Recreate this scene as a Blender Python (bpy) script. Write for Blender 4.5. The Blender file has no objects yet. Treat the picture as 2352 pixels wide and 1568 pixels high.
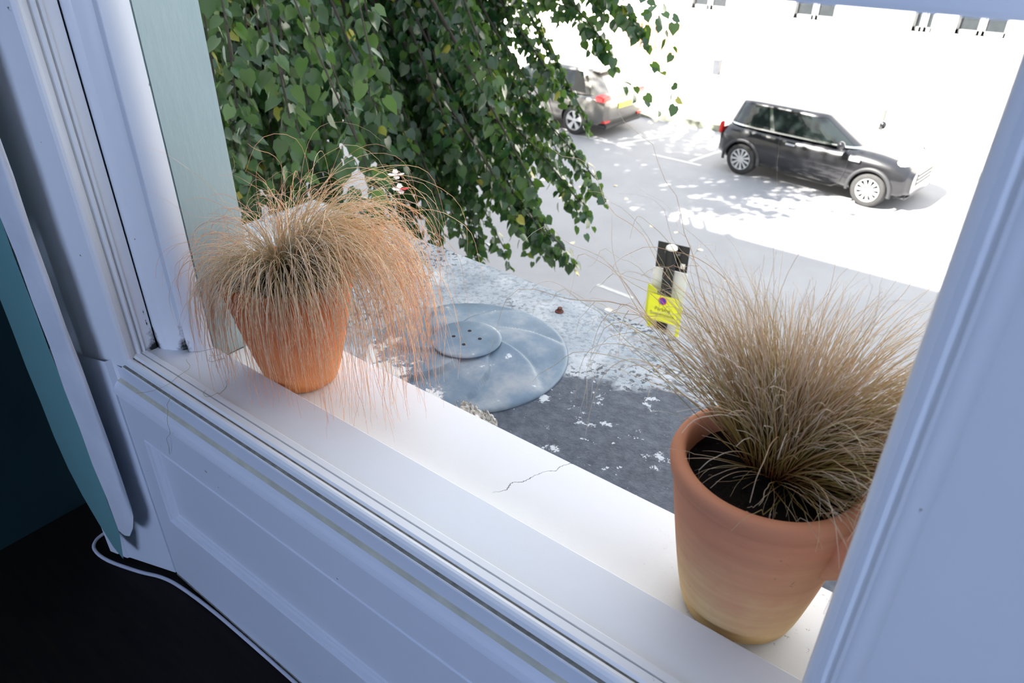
import bpy, bmesh, math, random
import numpy as np
from mathutils import Vector, Matrix
PI = math.pi
S = bpy.context.scene
COL = S.collection
# ------------------------------------------------------------------ camera, sky, sun, exposure
R = np.array([[0.79086378, 0.32532417, -0.51836152],
              [0.61193938, -0.40924248, 0.67679449],
              [0.00804206, -0.85245808, -0.52273373]])   # world axes in terms of camera right / down / forward
CAM = (0.0, 0.0, 0.8)
cd = bpy.data.cameras.new('camera')
cd.sensor_width = 36.0; cd.lens = 1690.0 / 2352 * 36; cd.clip_start = 0.02; cd.clip_end = 200
cd.dof.use_dof = True; cd.dof.focus_distance = 1.35; cd.dof.aperture_fstop = 7.0
cam = bpy.data.objects.new('camera', cd); COL.objects.link(cam)
M = Matrix.Identity(4)
for r in range(3):
    M[r][0] = R[r][0]; M[r][1] = -R[r][1]; M[r][2] = -R[r][2]; M[r][3] = CAM[r]
cam.matrix_world = M
S.camera = cam
S.view_settings.view_transform = 'Standard'; S.view_settings.look = 'None'
S.view_settings.exposure = 0.0; S.view_settings.gamma = 1.0; S.view_settings.use_curve_mapping = False

w = bpy.data.worlds.new('world'); S.world = w; w.use_nodes = True
bg = w.node_tree.nodes['Background']
bg.inputs[0].default_value = (0.80, 0.88, 1.0, 1); bg.inputs[1].default_value = 2.1

sd = bpy.data.lights.new('sun', 'SUN'); sd.energy = 36.0; sd.angle = 0.009; sd.color = (1.0, 0.95, 0.86)
sun = bpy.data.objects.new('sun', sd); COL.objects.link(sun)
sun.rotation_euler = Vector((0.45, 0.70, -1.0)).to_track_quat('-Z', 'Y').to_euler(); sun.location = (-6, -9, 14)

ad = bpy.data.lights.new('added_room_fill', 'AREA'); ad.shape = 'RECTANGLE'; ad.size = 1.5; ad.size_y = 1.5  # added fill lamp behind the camera, brightens the apron and casings
ad.energy = 90.0; ad.color = (0.48, 0.63, 1.0)
al = bpy.data.objects.new('added_room_fill', ad); COL.objects.link(al)
al.location = (0.1, -3.58, 1.25); al.rotation_euler = Vector((0, 1, 0)).to_track_quat('-Z', 'Z').to_euler()

# ------------------------------------------------------------------ helpers
def tag(o, label=None, cat=None, group=None, kind=None):
    if label: o['label'] = label
    if cat: o['category'] = cat
    if group: o['group'] = group
    if kind: o['kind'] = kind
    return o
def empty(name, loc=(0, 0, 0), rz=0.0, label=None, cat=None, group=None, kind=None):
    o = bpy.data.objects.new(name, None); COL.objects.link(o)
    o.location = loc; o.rotation_euler = (0, 0, rz); o.empty_display_size = 0.1
    return tag(o, label, cat, group, kind)
def link(name, me, mats, parent=None, smooth=False):
    o = bpy.data.objects.new(name, me); COL.objects.link(o)
    for m in (mats if isinstance(mats, (list, tuple)) else [mats]): me.materials.append(m)
    if parent: o.parent = parent
    if smooth: me.polygons.foreach_set('use_smooth', [True] * len(me.polygons))
    return o
class MB:
    def __init__(s): s.v = []; s.f = []; s.m = []
    def add(s, v, f, mi=0):
        b = len(s.v); s.v += [tuple(p) for p in v]; s.f += [tuple(i + b for i in q) for q in f]; s.m += [mi] * len(f); return s
    def box(s, x0, x1, y0, y1, z0, z1, mi=0, rot=None, at=(0, 0, 0)):
        v = [(x, y, z) for z in (z0, z1) for y in (y0, y1) for x in (x0, x1)]
        if rot is not None: v = [tuple(rot @ Vector(p) + Vector(at)) for p in v]
        return s.add(v, [(0, 2, 3, 1), (4, 5, 7, 6), (0, 1, 5, 4), (2, 6, 7, 3), (0, 4, 6, 2), (1, 3, 7, 5)], mi)
    def lathe(s, prof, n=48, c=(0, 0, 0), mi=0, axis='z', closed=False):
        v = []; f = []; k = len(prof)
        for i in range(n):
            a = 2 * PI * i / n
            for r, z in prof:
                if axis == 'z': v.append((c[0] + r * math.cos(a), c[1] + r * math.sin(a), c[2] + z))
                else: v.append((c[0] + r * math.cos(a), c[1] + z, c[2] + r * math.sin(a)))
        for i in range(n):
            j = (i + 1) % n
            for q in range(k - 1 if not closed else k):
                q2 = (q + 1) % k
                f.append((i * k + q, j * k + q, j * k + q2, i * k + q2))
        return s.add(v, f, mi)
    def cyl(s, c, r, h, n=24, mi=0, r2=None, axis='z'):
        r2 = r if r2 is None else r2
        return s.lathe([(0.0001, 0), (r, 0), (r2, h), (0.0001, h)], n, c, mi, axis)
    def tube(s, path, rad, n=8, mi=0):
        P = [Vector(p) for p in path]; k = len(P); v = []; f = []
        up = Vector((0.13, 0.21, 1)).normalized()
        for i, p in enumerate(P):
            d = (P[min(i + 1, k - 1)] - P[max(i - 1, 0)]).normalized()
            a = d.cross(up)
            if a.length < 1e-3: a = d.cross(Vector((1, 0, 0)))
            a.normalize(); b = d.cross(a)
            r = rad[i] if isinstance(rad, (list, tuple)) else rad
            for j in range(n):
                t = 2 * PI * j / n; v.append(tuple(p + a * (r * math.cos(t)) + b * (r * math.sin(t))))
        for i in range(k - 1):
            for j in range(n):
                f.append((i * n + j, i * n + (j + 1) % n, (i + 1) * n + (j + 1) % n, (i + 1) * n + j))
        f.append(tuple(range(n))[::-1]); f.append(tuple((k - 1) * n + j for j in range(n)))
        return s.add(v, f, mi)
    def extr_z(s, pts, z0, z1, mi=None, close=False, caps=False):      # pts: (x,y); mi list per segment
        k = len(pts); v = [(x, y, z0) for x, y in pts] + [(x, y, z1) for x, y in pts]
        segs = k if close else k - 1
        for i in range(segs):
            j = (i + 1) % k
            s.add([v[i], v[j], v[k + j], v[k + i]], [(0, 1, 2, 3)], mi[i] if mi else 0)
        if caps: s.add(v, [tuple(range(k))[::-1], tuple(range(k, 2 * k))], 0)
        return s
    def extr_x(s, pts, x0, x1, mi=None, close=False, caps=False):      # pts: (y,z)
        k = len(pts); v = [(x0, y, z) for y, z in pts] + [(x1, y, z) for y, z in pts]
        segs = k if close else k - 1
        for i in range(segs):
            j = (i + 1) % k
            s.add([v[i], v[k + i], v[k + j], v[j]], [(0, 1, 2, 3)], mi[i] if mi else 0)
        if caps: s.add(v, [tuple(range(k)), tuple(range(k, 2 * k))[::-1]], 0)
        return s
    def build(s, name, mats, parent=None, smooth=False, bevel=0, weld=True, autosmooth=None):
        me = bpy.data.meshes.new(name); me.from_pydata(s.v, [], s.f)
        me.polygons.foreach_set('material_index', s.m)
        if weld or bevel:
            bm = bmesh.new(); bm.from_mesh(me)
            if weld: bmesh.ops.remove_doubles(bm, verts=bm.verts, dist=1e-5)
            bmesh.ops.recalc_face_normals(bm, faces=bm.faces)
            if bevel: bmesh.ops.bevel(bm, geom=[e for e in bm.edges if e.is_manifold and e.calc_face_angle(0) > 0.5], offset=bevel, segments=2, affect='EDGES', clamp_overlap=True)
            bm.to_mesh(me); bm.free()
        o = link(name, me, mats, parent, smooth or bool(autosmooth))
        if autosmooth:
            at = me.attributes.new('sharp_edge', 'BOOLEAN', 'EDGE') if 'sharp_edge' not in me.attributes else me.attributes['sharp_edge']
            bm = bmesh.new(); bm.from_mesh(me)
            vals = [not (e.is_manifold and e.calc_face_angle(0) < autosmooth) for e in bm.edges]
            bm.free(); at.data.foreach_set('value', vals)
        return o
def fastmesh(name, V, F, mats, parent=None, smooth=False, tattr=None):
    me = bpy.data.meshes.new(name); V = np.asarray(V, dtype=np.float32); F = np.asarray(F, dtype=np.int32); k = F.shape[1]
    me.vertices.add(len(V)); me.vertices.foreach_set('co', V.ravel())
    me.loops.add(F.size); me.loops.foreach_set('vertex_index', F.ravel())
    me.polygons.add(len(F)); me.polygons.foreach_set('loop_start', np.arange(0, F.size, k, dtype=np.int32))
    me.update(calc_edges=True)
    if tattr is not None:
        a = me.attributes.new('along', 'FLOAT', 'POINT'); a.data.foreach_set('value', np.asarray(tattr, dtype=np.float32))
    return link(name, me, mats, parent, smooth)

class NT:
    """tiny node builder"""
    def __init__(s, name):
        s.m = bpy.data.materials.new(name); s.m.use_nodes = True; s.t = s.m.node_tree
        s.p = s.t.nodes['Principled BSDF']; s.out = s.t.nodes['Material Output']; s._tc = None
    def n(s, ty, **kw):
        d = s.t.nodes.new(ty)
        for k, v in kw.items(): setattr(d, k, v)
        return d
    def l(s, a, b): s.t.links.new(a, b)
    def tc(s, kind='Object'):
        if s._tc is None: s._tc = s.n('ShaderNodeTexCoord')
        return s._tc.outputs[kind]
    def geo(s): return s.n('ShaderNodeNewGeometry')
    def noise(s, scale, detail=4, rough=0.55, vec=None, dist=0.0):
        d = s.n('ShaderNodeTexNoise'); d.inputs['Scale'].default_value = scale; d.inputs['Detail'].default_value = detail
        d.inputs['Roughness'].default_value = rough; d.inputs['Distortion'].default_value = dist
        s.l(vec or s.tc(), d.inputs['Vector']); return d.outputs['Fac']
    def map(s, scale=(1, 1, 1), rot=(0, 0, 0)):
        d = s.n('ShaderNodeMapping'); d.inputs['Scale'].default_value = scale; d.inputs['Rotation'].default_value = rot
        s.l(s.tc(), d.inputs['Vector']); return d.outputs[0]
    def ramp(s, fac, stops, interp='LINEAR'):
        d = s.n('ShaderNodeValToRGB'); e = d.color_ramp.elements; d.color_ramp.interpolation = interp
        while len(e) < len(stops): e.new(0.5)
        for i, (p, c) in enumerate(stops):
            e[i].position = p; e[i].color = (*c, 1) if len(c) == 3 else c
        s.l(fac, d.inputs[0]); return d.outputs[0]
    def rng(s, fac, a, b, c=0.0, d_=1.0):
        d = s.n('ShaderNodeMapRange'); d.inputs[1].default_value = a; d.inputs[2].default_value = b; d.inputs[3].default_value = c; d.inputs[4].default_value = d_
        s.l(fac, d.inputs[0]); return d.outputs[0]
    def math(s, op, a, b=None):
        d = s.n('ShaderNodeMath', operation=op)
        for i, x in enumerate((a, b)):
            if x is None: continue
            if isinstance(x, (int, float)): d.inputs[i].default_value = x
            else: s.l(x, d.inputs[i])
        return d.outputs[0]
    def mix(s, fac, a, b):
        d = s.n('ShaderNodeMix', data_type='RGBA')
        for sock, x in ((d.inputs[0], fac), (d.inputs[6], a), (d.inputs[7], b)):
            if isinstance(x, (int, float)): sock.default_value = x
            elif isinstance(x, tuple): sock.default_value = (*x, 1)
            else: s.l(x, sock)
        return d.outputs[2]
    def xyz(s):
        d = s.n('ShaderNodeSeparateXYZ'); s.l(s.tc(), d.inputs[0]); return d.outputs
    def col(s, x):
        if isinstance(x, tuple): s.p.inputs['Base Color'].default_value = (*x, 1)
        else: s.l(x, s.p.inputs['Base Color'])
        return s
    def set(s, rough=None, metal=None, spec=None, coat=None):
        if rough is not None: s.p.inputs['Roughness'].default_value = rough
        if metal is not None: s.p.inputs['Metallic'].default_value = metal
        if spec is not None: s.p.inputs['Specular IOR Level'].default_value = spec
        if coat is not None: s.p.inputs['Coat Weight'].default_value = coat; s.p.inputs['Coat Roughness'].default_value = 0.06
        return s
    def bump(s, h, strength=0.3, dist=0.01):
        d = s.n('ShaderNodeBump'); d.inputs['Strength'].default_value = strength; d.inputs['Distance'].default_value = dist
        s.l(h, d.inputs['Height']); s.l(d.outputs[0], s.p.inputs['Normal']); return s
def simple(name, c, rough=0.5, metal=0, spec=0.5, coat=0, var=0.12, scale=8, bump=0.0, bscale=60, bdist=0.002):
    t = NT(name); f = t.noise(scale, 5)
    lo = tuple(max(0, x * (1 - var)) for x in c); hi = tuple(min(1, x * (1 + var)) for x in c)
    t.col(t.ramp(f, [(0.3, lo), (0.7, hi)])).set(rough, metal, spec, coat)
    if bump: t.bump(t.noise(bscale, 4), bump, bdist)
    return t.m

# ------------------------------------------------------------------ materials of the window
def paint_white(name, c=(0.80, 0.81, 0.83), mould=False, wear=True):
    t = NT(name); n1 = t.noise(2.0, 5); base = t.ramp(n1, [(0.3, tuple(x * 0.95 for x in c)), (0.7, c)])
    sp = t.noise(55, 3, 0.6); m = t.ramp(sp, [(0.745, (0, 0, 0)), (0.76, (1, 1, 1))])
    if wear: base = t.mix(m, base, (0.25, 0.24, 0.21))
    if mould:
        x, y, z = t.xyz()
        for (mx, my, rr) in ((-1.348, 0.568, 0.022), (-1.287, 0.598, 0.020)):
            dx = t.math('SUBTRACT', x, mx); dy = t.math('SUBTRACT', y, my)
            d = t.math('SQRT', t.math('ADD', t.math('MULTIPLY', dx, dx), t.math('MULTIPLY', dy, dy)))
            zz = t.math('MULTIPLY', t.math('MAXIMUM', z, 0.0), 0.33)
            d = t.math('ADD', t.math('ADD', d, zz), t.math('MULTIPLY', t.math('SUBTRACT', t.noise(45, 5, 0.7), 0.5), 0.05))
            base = t.mix(t.rng(d, rr * 0.35, rr, 1.0, 0.0), base, (0.015, 0.02, 0.015))
        # chipped paint beside the crack, a hand's breadth above the board
        dx = t.math('ABSOLUTE', t.math('SUBTRACT', y, 0.560)); dz = t.math('ABSOLUTE', t.math('SUBTRACT', z, 0.085))
        g = t.math('ADD', t.math('MULTIPLY', dx, 3.0), t.math('MULTIPLY', dz, 0.32))
        g = t.math('ADD', g, t.math('MULTIPLY', t.math('SUBTRACT', t.noise(38, 3, 0.5), 0.5), 0.08))
        base = t.mix(t.rng(g, 0.0, 0.003, 1.0, 0.0), base, (0.03, 0.022, 0.015))
    t.col(base).set(0.34, 0, 0.5)
    lon = t.map((30, 30, 2)); t.bump(t.noise(1.0, 4, 0.6, lon), 0.10, 0.004)
    return t.m
m_white = paint_white('white_gloss_paint')
m_jamb = paint_white('white_jamb_paint', mould=True)
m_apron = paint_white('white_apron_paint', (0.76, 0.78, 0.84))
m_grime_shade = simple('grime_and_gap_shade', (0.20, 0.19, 0.16), 0.9, var=0.5, scale=60)  # grime in the board grooves, also the painted shade at the floor gap
m_greydust = simple('grey_dust', (0.17, 0.17, 0.15), 0.85, var=.35, scale=70)
m_dust = simple('beige_dust', (0.57, 0.54, 0.42), 0.7, var=0.12, scale=30)
m_crackblack = simple('crack_black', (0.01, 0.01, 0.01), 0.9)
t = NT('white_sill_paint'); x, y, z = t.xyz()
b = t.ramp(t.noise(3, 5), [(0.3, (0.80, 0.79, 0.78)), (0.7, (0.86, 0.855, 0.85))])
sp = t.ramp(t.noise(48, 4, 0.7), [(0.73, (0, 0, 0)), (0.76, (1, 1, 1))]); b = t.mix(t.math('MULTIPLY', sp, 0.5), b, (0.35, 0.33, 0.30))
# flaked stone shows towards the right end
fl = t.ramp(t.noise(70, 5, 0.75), [(0.62, (0, 0, 0)), (0.66, (1, 1, 1))])
b = t.mix(t.math('MULTIPLY', fl, t.rng(x, -0.35, -0.05, 0.0, 0.9)), b, (0.30, 0.27, 0.25))
# meandering crack across the sill
line = t.math('SUBTRACT', x, t.math('ADD', t.math('MULTIPLY', t.math('SUBTRACT', y, 0.70), 0.42), -0.560))
line = t.math('ADD', line, t.math('MULTIPLY', t.math('SUBTRACT', t.noise(26, 4, 0.6), 0.5), 0.045))
cr = t.math('MULTIPLY', t.rng(t.math('ABSOLUTE', line), 0.0005, 0.0012, 1.0, 0.0), t.rng(y, 0.688, 0.70, 0.0, 0.9))
b = t.mix(cr, b, (0.10, 0.09, 0.09)); t.col(b).set(0.55); t.bump(t.noise(45, 5), 0.12, 0.003); m_sill = t.m
t = NT('teal_masonry_paint'); b = t.ramp(t.noise(3, 5), [(0.3, (0.29, 0.38, 0.385)), (0.7, (0.34, 0.43, 0.43))])
pit = t.ramp(t.noise(34, 2, 0.5), [(0.77, (0, 0, 0)), (0.785, (1, 1, 1))]); b = t.mix(pit, b, (0.03, 0.03, 0.02))
t.col(b).set(0.45); t.bump(t.noise(40, 5, 0.6, t.map((1, 1, 0.25))), 0.25, 0.004); m_teal = t.m
m_stucco = simple('house_stucco', (0.72, 0.70, 0.66), 0.85, var=0.06, scale=2, bump=0.2, bscale=40)
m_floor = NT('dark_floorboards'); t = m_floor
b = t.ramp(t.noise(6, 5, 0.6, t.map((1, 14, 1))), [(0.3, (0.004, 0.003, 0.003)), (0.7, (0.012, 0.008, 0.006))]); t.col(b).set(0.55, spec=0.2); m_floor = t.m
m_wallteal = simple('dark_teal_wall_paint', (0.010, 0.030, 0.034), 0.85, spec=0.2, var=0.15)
m_roomwall = simple('room_wall_paint', (0.22, 0.27, 0.33), 0.9, var=0.04)
m_ceiling = simple('ceiling_paint', (0.42, 0.44, 0.48), 0.9, var=0.03)
t = NT('white_lining_cloth'); wv = t.n('ShaderNodeTexWave'); wv.inputs['Scale'].default_value = 260; t.l(t.tc(), wv.inputs['Vector'])
t.col(t.ramp(t.noise(7, 4), [(0.3, (0.62, 0.63, 0.67)), (0.7, (0.74, 0.75, 0.78))])).set(0.9, spec=0.1); t.bump(wv.outputs['Fac'], 0.05, 0.001); m_lining = t.m
t = NT('teal_twill_cloth'); wv = t.n('ShaderNodeTexWave', bands_direction='DIAGONAL'); wv.inputs['Scale'].default_value = 170; t.l(t.tc(), wv.inputs['Vector'])
t.col(t.mix(wv.outputs['Fac'], (0.11, 0.25, 0.25), (0.17, 0.34, 0.33))).set(0.95, spec=0.1); t.bump(wv.outputs['Fac'], 0.3, 0.001); m_twill = t.m
m_cable = simple('white_cable', (0.62, 0.62, 0.68), 0.4)
m_glass = NT('window_glass'); t = m_glass; t.col((1, 1, 1)).set(0.0); t.p.inputs['Transmission Weight'].default_value = 1.0; t.p.inputs['IOR'].default_value = 1.45; m_glass = t.m

# ------------------------------------------------------------------ the room shell
XL, XR, YB, ZF, ZC = -1.80, 2.2, -3.6, -0.62, 2.35
def st(o): o['kind'] = 'structure'; return o
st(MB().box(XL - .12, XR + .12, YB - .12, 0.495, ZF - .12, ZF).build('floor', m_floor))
st(MB().box(XL - .12, XR + .12, YB - .12, 0.56, ZC, ZC + .12).build('ceiling', m_ceiling))
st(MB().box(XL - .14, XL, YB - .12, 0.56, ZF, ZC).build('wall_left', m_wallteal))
g = MB()   # rear wall with an opening added for the fill lamp
g.box(XL, -0.70, YB - .12, YB, ZF, ZC); g.box(0.90, XR, YB - .12, YB, ZF, ZC); g.box(-0.70, .90, YB - .12, YB, ZF, 0.45); g.box(-0.70, .90, YB - .12, YB, 2.05, ZC)
st(g.build('wall_back', m_roomwall))
st(MB().box(XR, XR + .14, YB, 0.56, ZF, ZC).build('wall_right', m_roomwall))
WX0, WX1 = -1.262, 0.002     # masonry opening
YF = 0.76
g = MB()   # street front: continues well past the window and up to the parapet that shades the road
g.box(-22, -1.90, 0.56, YF, -4, 10.0); g.box(1.4, 10, 0.56, YF, -4, 10.0)
g.box(-1.90, -1.44, 0.56, YF, -4, 2.2); g.box(0.17, 1.4, 0.56, YF, -4, 2.2)
g.box(-1.90, 1.4, 0.60, YF, 2.2, 10.0)
g.box(-1.44, 0.17, 0.56, YF, -4, -0.16)
g.box(-22, 10, -9.0, -8.8, -4, 10); g.box(-22, 10, -9, YF, 10.0, 10.2)
g.box(-22, 10, 0.60, 1.05, 10.0, 10.35)
st(g.build('wall_front', m_stucco))
# the teal-painted outer reveals of the opening
g = MB(); g.box(-1.44, WX0, 0.6405, YF + .001, -0.036, 2.2); o = st(g.build('wall_reveal_left', m_teal, bevel=0.003))
g = MB(); g.box(WX1, 0.17, 0.6405, YF + .001, -0.036, 2.2); st(g.build('wall_reveal_right', m_teal, bevel=0.003))

win = empty('window_1', (0, 0, 0), kind='structure')
# board: nosing, sash beads and the flat board
prof = [(0.641, -0.034), (0.641, -0.002), (0.639, 0.0), (0.549, 0.0), (0.546, 0.0035), (0.5355, 0.004), (0.5345, 0.001), (0.5335, 0.001), (0.532, 0.0045), (0.520, 0.005),
        (0.5165, 0.0015), (0.5140, 0.0005), (0.512, 0.003), (0.508, 0.004), (0.504, 0.003), (0.5005, -0.001), (0.499, -0.006), (0.4985, -0.0085), (0.4935, -0.0100), (0.492, -0.0095), (0.4910, -0.012)]
mi = [0] * (len(prof) - 1); mi[6] = 1; mi[10] = 1; mi[17] = 2
MB().extr_x(prof, -1.348, 0.03, mi).build('sill_board', [m_white, m_grime_shade, m_greydust], win)
prof = [(0.4910, -0.012), (0.4910, -0.043), (0.4895, -0.048), (0.4865, -0.0525), (0.482, -0.0575), (0.4775, -0.0645), (0.475, -0.072), (0.474, -0.077), (0.4765, -0.080), (0.4785, -0.082)]
mi = [0, 1, 1, 0, 0, 0, 0, 0, 0]
MB().extr_x(prof, -1.394, 0.10, mi).build('sill_nosing', [m_apron, m_dust], win, smooth=False)
# stone outer sill, lower than the board
MB().box(WX0 - .002, WX1 + .01, 0.60, 0.832, -0.16, -0.035).build('stone_sill', m_sill, win, bevel=0.003)
# apron with its recessed, moulded panel
ap = st(MB().box(-1.376, 0.6, 0.497, 0.56, ZF, -0.085).build('trim_apron_core', m_apron)); ap.name = 'trim_1'
g = MB(); X0, X1, Z0, Z1 = -1.315, 0.55, -0.398, -0.168; ya = 0.4785
lv = [(0, ya), (0.0022, ya - 0.0022), (0.0044, ya), (0.0066, ya + 0.004), (0.014, ya + 0.0045), (0.019, ya + 0.0085), (0.0225, ya + 0.0085), (0.026, ya + 0.012)]
rings = [[(X0 + d, y, Z0 + d), (X1 - d, y, Z0 + d), (X1 - d, y, Z1 - d), (X0 + d, y, Z1 - d)] for d, y in lv]
for a, b_ in zip(rings, rings[1:]):
    for i in range(4): g.add([a[i], a[(i + 1) % 4], b_[(i + 1) % 4], b_[i]], [(0, 1, 2, 3)], 0)
g.add(rings[-1], [(0, 1, 2, 3)])
A0, A1, B0, B1 = -1.378, 0.6, ZF + .008, -0.079
g.add([(A0, ya, B0), (A1, ya, B0), (A1, ya, Z0), (A0, ya, Z0)], [(0, 1, 2, 3)]); g.add([(A0, ya, Z1), (A1, ya, Z1), (A1, ya, B1), (A0, ya, B1)], [(0, 1, 2, 3)])
g.add([(A0, ya, Z0), (X0, ya, Z0), (X0, ya, Z1), (A0, ya, Z1)], [(0, 1, 2, 3)]); g.add([(X1, ya, Z0), (A1, ya, Z0), (A1, ya, Z1), (X1, ya, Z1)], [(0, 1, 2, 3)])
g.build('apron_panel', m_apron, ap)
MB().extr_x([(0.478, ZF + .010), (0.4765, ZF + .009), (0.478, ZF + .002)], -1.376, 0.6).build('floor_gap_shadow_line', m_grime_shade, ap).name = 'gap_shade_line'  # dark strip paints the shade in the gap above the floor

# left casing: profile in plan, run vertically
def arc(cx, cy, r, a0, a1, n): return [(cx + r * math.cos(math.radians(a0 + (a1 - a0) * i / n)), cy + r * math.sin(math.radians(a0 + (a1 - a0) * i / n))) for i in range(n + 1)]
pl = [(-1.57, 0.56), (-1.57, 0.423), (-1.52, 0.440), (-1.345, 0.499), (-1.341, 0.5035), (-1.3395, 0.508), (-1.3405, 0.513), (-1.345, 0.518), (-1.349, 0.524), (-1.3445, 0.5265), (-1.3425, 0.531), (-1.3455, 0.535), (-1.3495, 0.537),
      (-1.3445, 0.539), (-1.3435, 0.5425), (-1.3455, 0.545), (-1.3435, 0.566), (-1.353, 0.5665), (-1.353, 0.5705), (-1.340, 0.569), (-1.333, 0.5695), (-1.327, 0.5725), (-1.322, 0.577),
      (-1.312, 0.581), (-1.301, 0.588), (-1.293, 0.596), (-1.2905, 0.603), (-1.285, 0.604), (-1.281, 0.5975), (-1.277, 0.5975), (-1.2735, 0.601), (-1.2695, 0.606), (-1.2645, 0.617), (-1.2625, 0.630), (-1.262, 0.640), (-1.44, 0.640)]
mi = [0] * (len(pl) - 1); mi[16] = 1; mi[17] = 1
def densify(g, pts, z0, z1, mi, nz):
    for k in range(nz): g.extr_z(pts, z0 + (z1 - z0) * k / nz, z0 + (z1 - z0) * (k + 1) / nz, mi)
c1 = MB(); c1.extr_z(pl, -0.075, 2.25, mi)
o = st(c1.build('trim_2', [m_jamb, m_crackblack], autosmooth=0.33))
# the casing's plain lower length below the board
pl2 = [(-1.58, 0.49), (-1.574, 0.418), (-1.568, 0.414), (-1.545, 0.420), (-1.542, 0.425), (-1.528, 0.4285), (-1.526, 0.4245), (-1.514, 0.428), (-1.511, 0.433), (-1.380, 0.476), (-1.376, 0.50)]
low = MB().extr_z(pl2, ZF + .012, -0.002).build('casing_plinth', m_apron, o)
# right casing
pr = [(0.17, 0.64), (0.0, 0.64), (-0.010, 0.60), (-0.030, 0.575), (-0.0385, 0.550), (-0.0395, 0.510), (-0.0375, 0.503), (-0.034, 0.500), (-0.030, 0.4985), (-0.0265, 0.502), (-0.0245, 0.506), (-0.0215, 0.506), (-0.019, 0.499), (-0.0165, 0.4955), (-0.0135, 0.4955), (-0.011, 0.498),
      (-0.004, 0.500), (0.0015, 0.498), (0.004, 0.497), (0.008, 0.499), (0.05, 0.500), (0.30, 0.500), (0.30, 0.56)]
g = MB().extr_z(pr, ZF + .01, 2.25); o = st(g.build('trim_3', m_white, autosmooth=0.7))
# raised lower sash across the top of the opening
sash = empty('sash', (0, 0, 0)); sash.parent = win
MB().box(-1.335, 0.0, 0.535, 0.575, 0.738, 0.815).build('bottom_rail', m_white, sash, bevel=0.003)
MB().box(-1.335, -1.285, 0.535, 0.575, 0.816, 1.65).build('stile', m_white, sash); MB().box(-0.05, 0.0, 0.535, 0.575, 0.816, 1.65).build('stile', m_white, sash)
MB().box(-1.335, 0.0, 0.535, 0.575, 1.651, 1.70).build('top_rail', m_white, sash); MB().box(-1.284, -0.051, 0.553, 0.557, 0.817, 1.65).build('pane', m_glass, sash)
# made-up window frame, added around the rear fill lamp
w2 = empty('added_fill_frame', (.1, YB - .06, 0.45), kind='structure')
g = MB(); g.box(-.80, -.74, -.03, .03, 0, 1.6); g.box(.74, .80, -.03, .03, 0, 1.6); g.box(-.74, .74, -.03, .03, 0, .07); g.box(-.74, .74, -.03, .03, 1.53, 1.6); g.build('frame', m_white, w2)

# ------------------------------------------------------------------ curtain and cable
cur = empty('curtain', (-1.62, 0.30, -0.55), label='teal curtain with white lining drawn back at the left of the window', cat='curtain')
def curtain_sheet(pts, z0, z1, th=0.0):
    g = MB(); nz = 26
    for k in range(nz + 1): pass
    V = []; F = []; n = len(pts)
    for k in range(nz + 1):
        f = k / nz; z = z0 + (z1 - z0) * f
        for i, (x, y, zb) in enumerate(pts):
            zz = zb + (z1 - zb) * f
            q = 0.0015 * math.sin(9 * zz + i * .6) + 0.001 * math.sin(31 * zz + i * .5)
            V.append((x + 1.62 + q, y - 0.30 + q * .6, zz + 0.55))
    for k in range(nz):
        for i in range(n - 1): F.append((k * n + i, k * n + i + 1, (k + 1) * n + i + 1, (k + 1) * n + i))
    g.add(V, F); return g
# plan positions follow the fold: teal face, hem edge, then lining
def azp(a, y): return (a * y, y)
teal_pts = [azp(-3.97, .372) + (-.26,), azp(-3.90, .368) + (-.31,), azp(-3.80, .366) + (-.36,), azp(-3.70, .366) + (-.41,), azp(-3.60, .368) + (-.43,), azp(-3.54, .370) + (-.38,), azp(-3.51, .372) + (-.34,)]
lin_pts = [azp(-3.51, .372) + (-.335,), azp(-3.44, .376) + (-.345,), azp(-3.36, .380) + (-.34,), azp(-3.27, .385) + (-.31,), azp(-3.20, .392) + (-.28,), azp(-3.185, .396) + (-.27,), azp(-3.19, .399) + (-.27,)]
teal_pts = [(x_ * 1.10, y_ * 1.10, .8 - 1.10 * (.8 - z_)) for x_, y_, z_ in teal_pts]
lin_pts = [(x_ * 1.10, y_ * 1.10, .8 - 1.10 * (.8 - z_)) for x_, y_, z_ in lin_pts]
curtain_sheet(teal_pts, -0.55, 2.1).build('teal_face', m_twill, cur, smooth=True)['label'] = 'teal twill face of the curtain'
curtain_sheet(lin_pts, -0.5, 2.1).build('lining', m_lining, cur, smooth=True)['label'] = 'white curtain lining'
path = [(-1.66, 0.47), (-1.648, 0.440), (-1.640, 0.412), (-1.612, 0.394), (-1.552, 0.397), (-1.461, 0.425), (-1.400, 0.450), (-1.336, 0.462), (-1.211, 0.470), (-1.051, 0.472), (-0.907, 0.472), (-0.5, 0.472), (0.1, 0.472), (0.6, 0.472)]
sm = []
for i in range(len(path) - 1):
    p0 = np.array(path[max(i - 1, 0)]); p1 = np.array(path[i]); p2 = np.array(path[i + 1]); p3 = np.array(path[min(i + 2, len(path) - 1)])
    for u in (0, .25, .5, .75):
        q = 0.5 * ((2 * p1) + (-p0 + p2) * u + (2 * p0 - 5 * p1 + 4 * p2 - p3) * u * u + (-p0 + 3 * p1 - 3 * p2 + p3) * u ** 3); sm.append((q[0], q[1] , ZF + .0045))
tag(MB().tube(sm, 0.0042, 8).build('power_cable', m_cable, smooth=True), 'thin white cable lying on the dark floor along the foot of the window panelling', 'cable')

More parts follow.
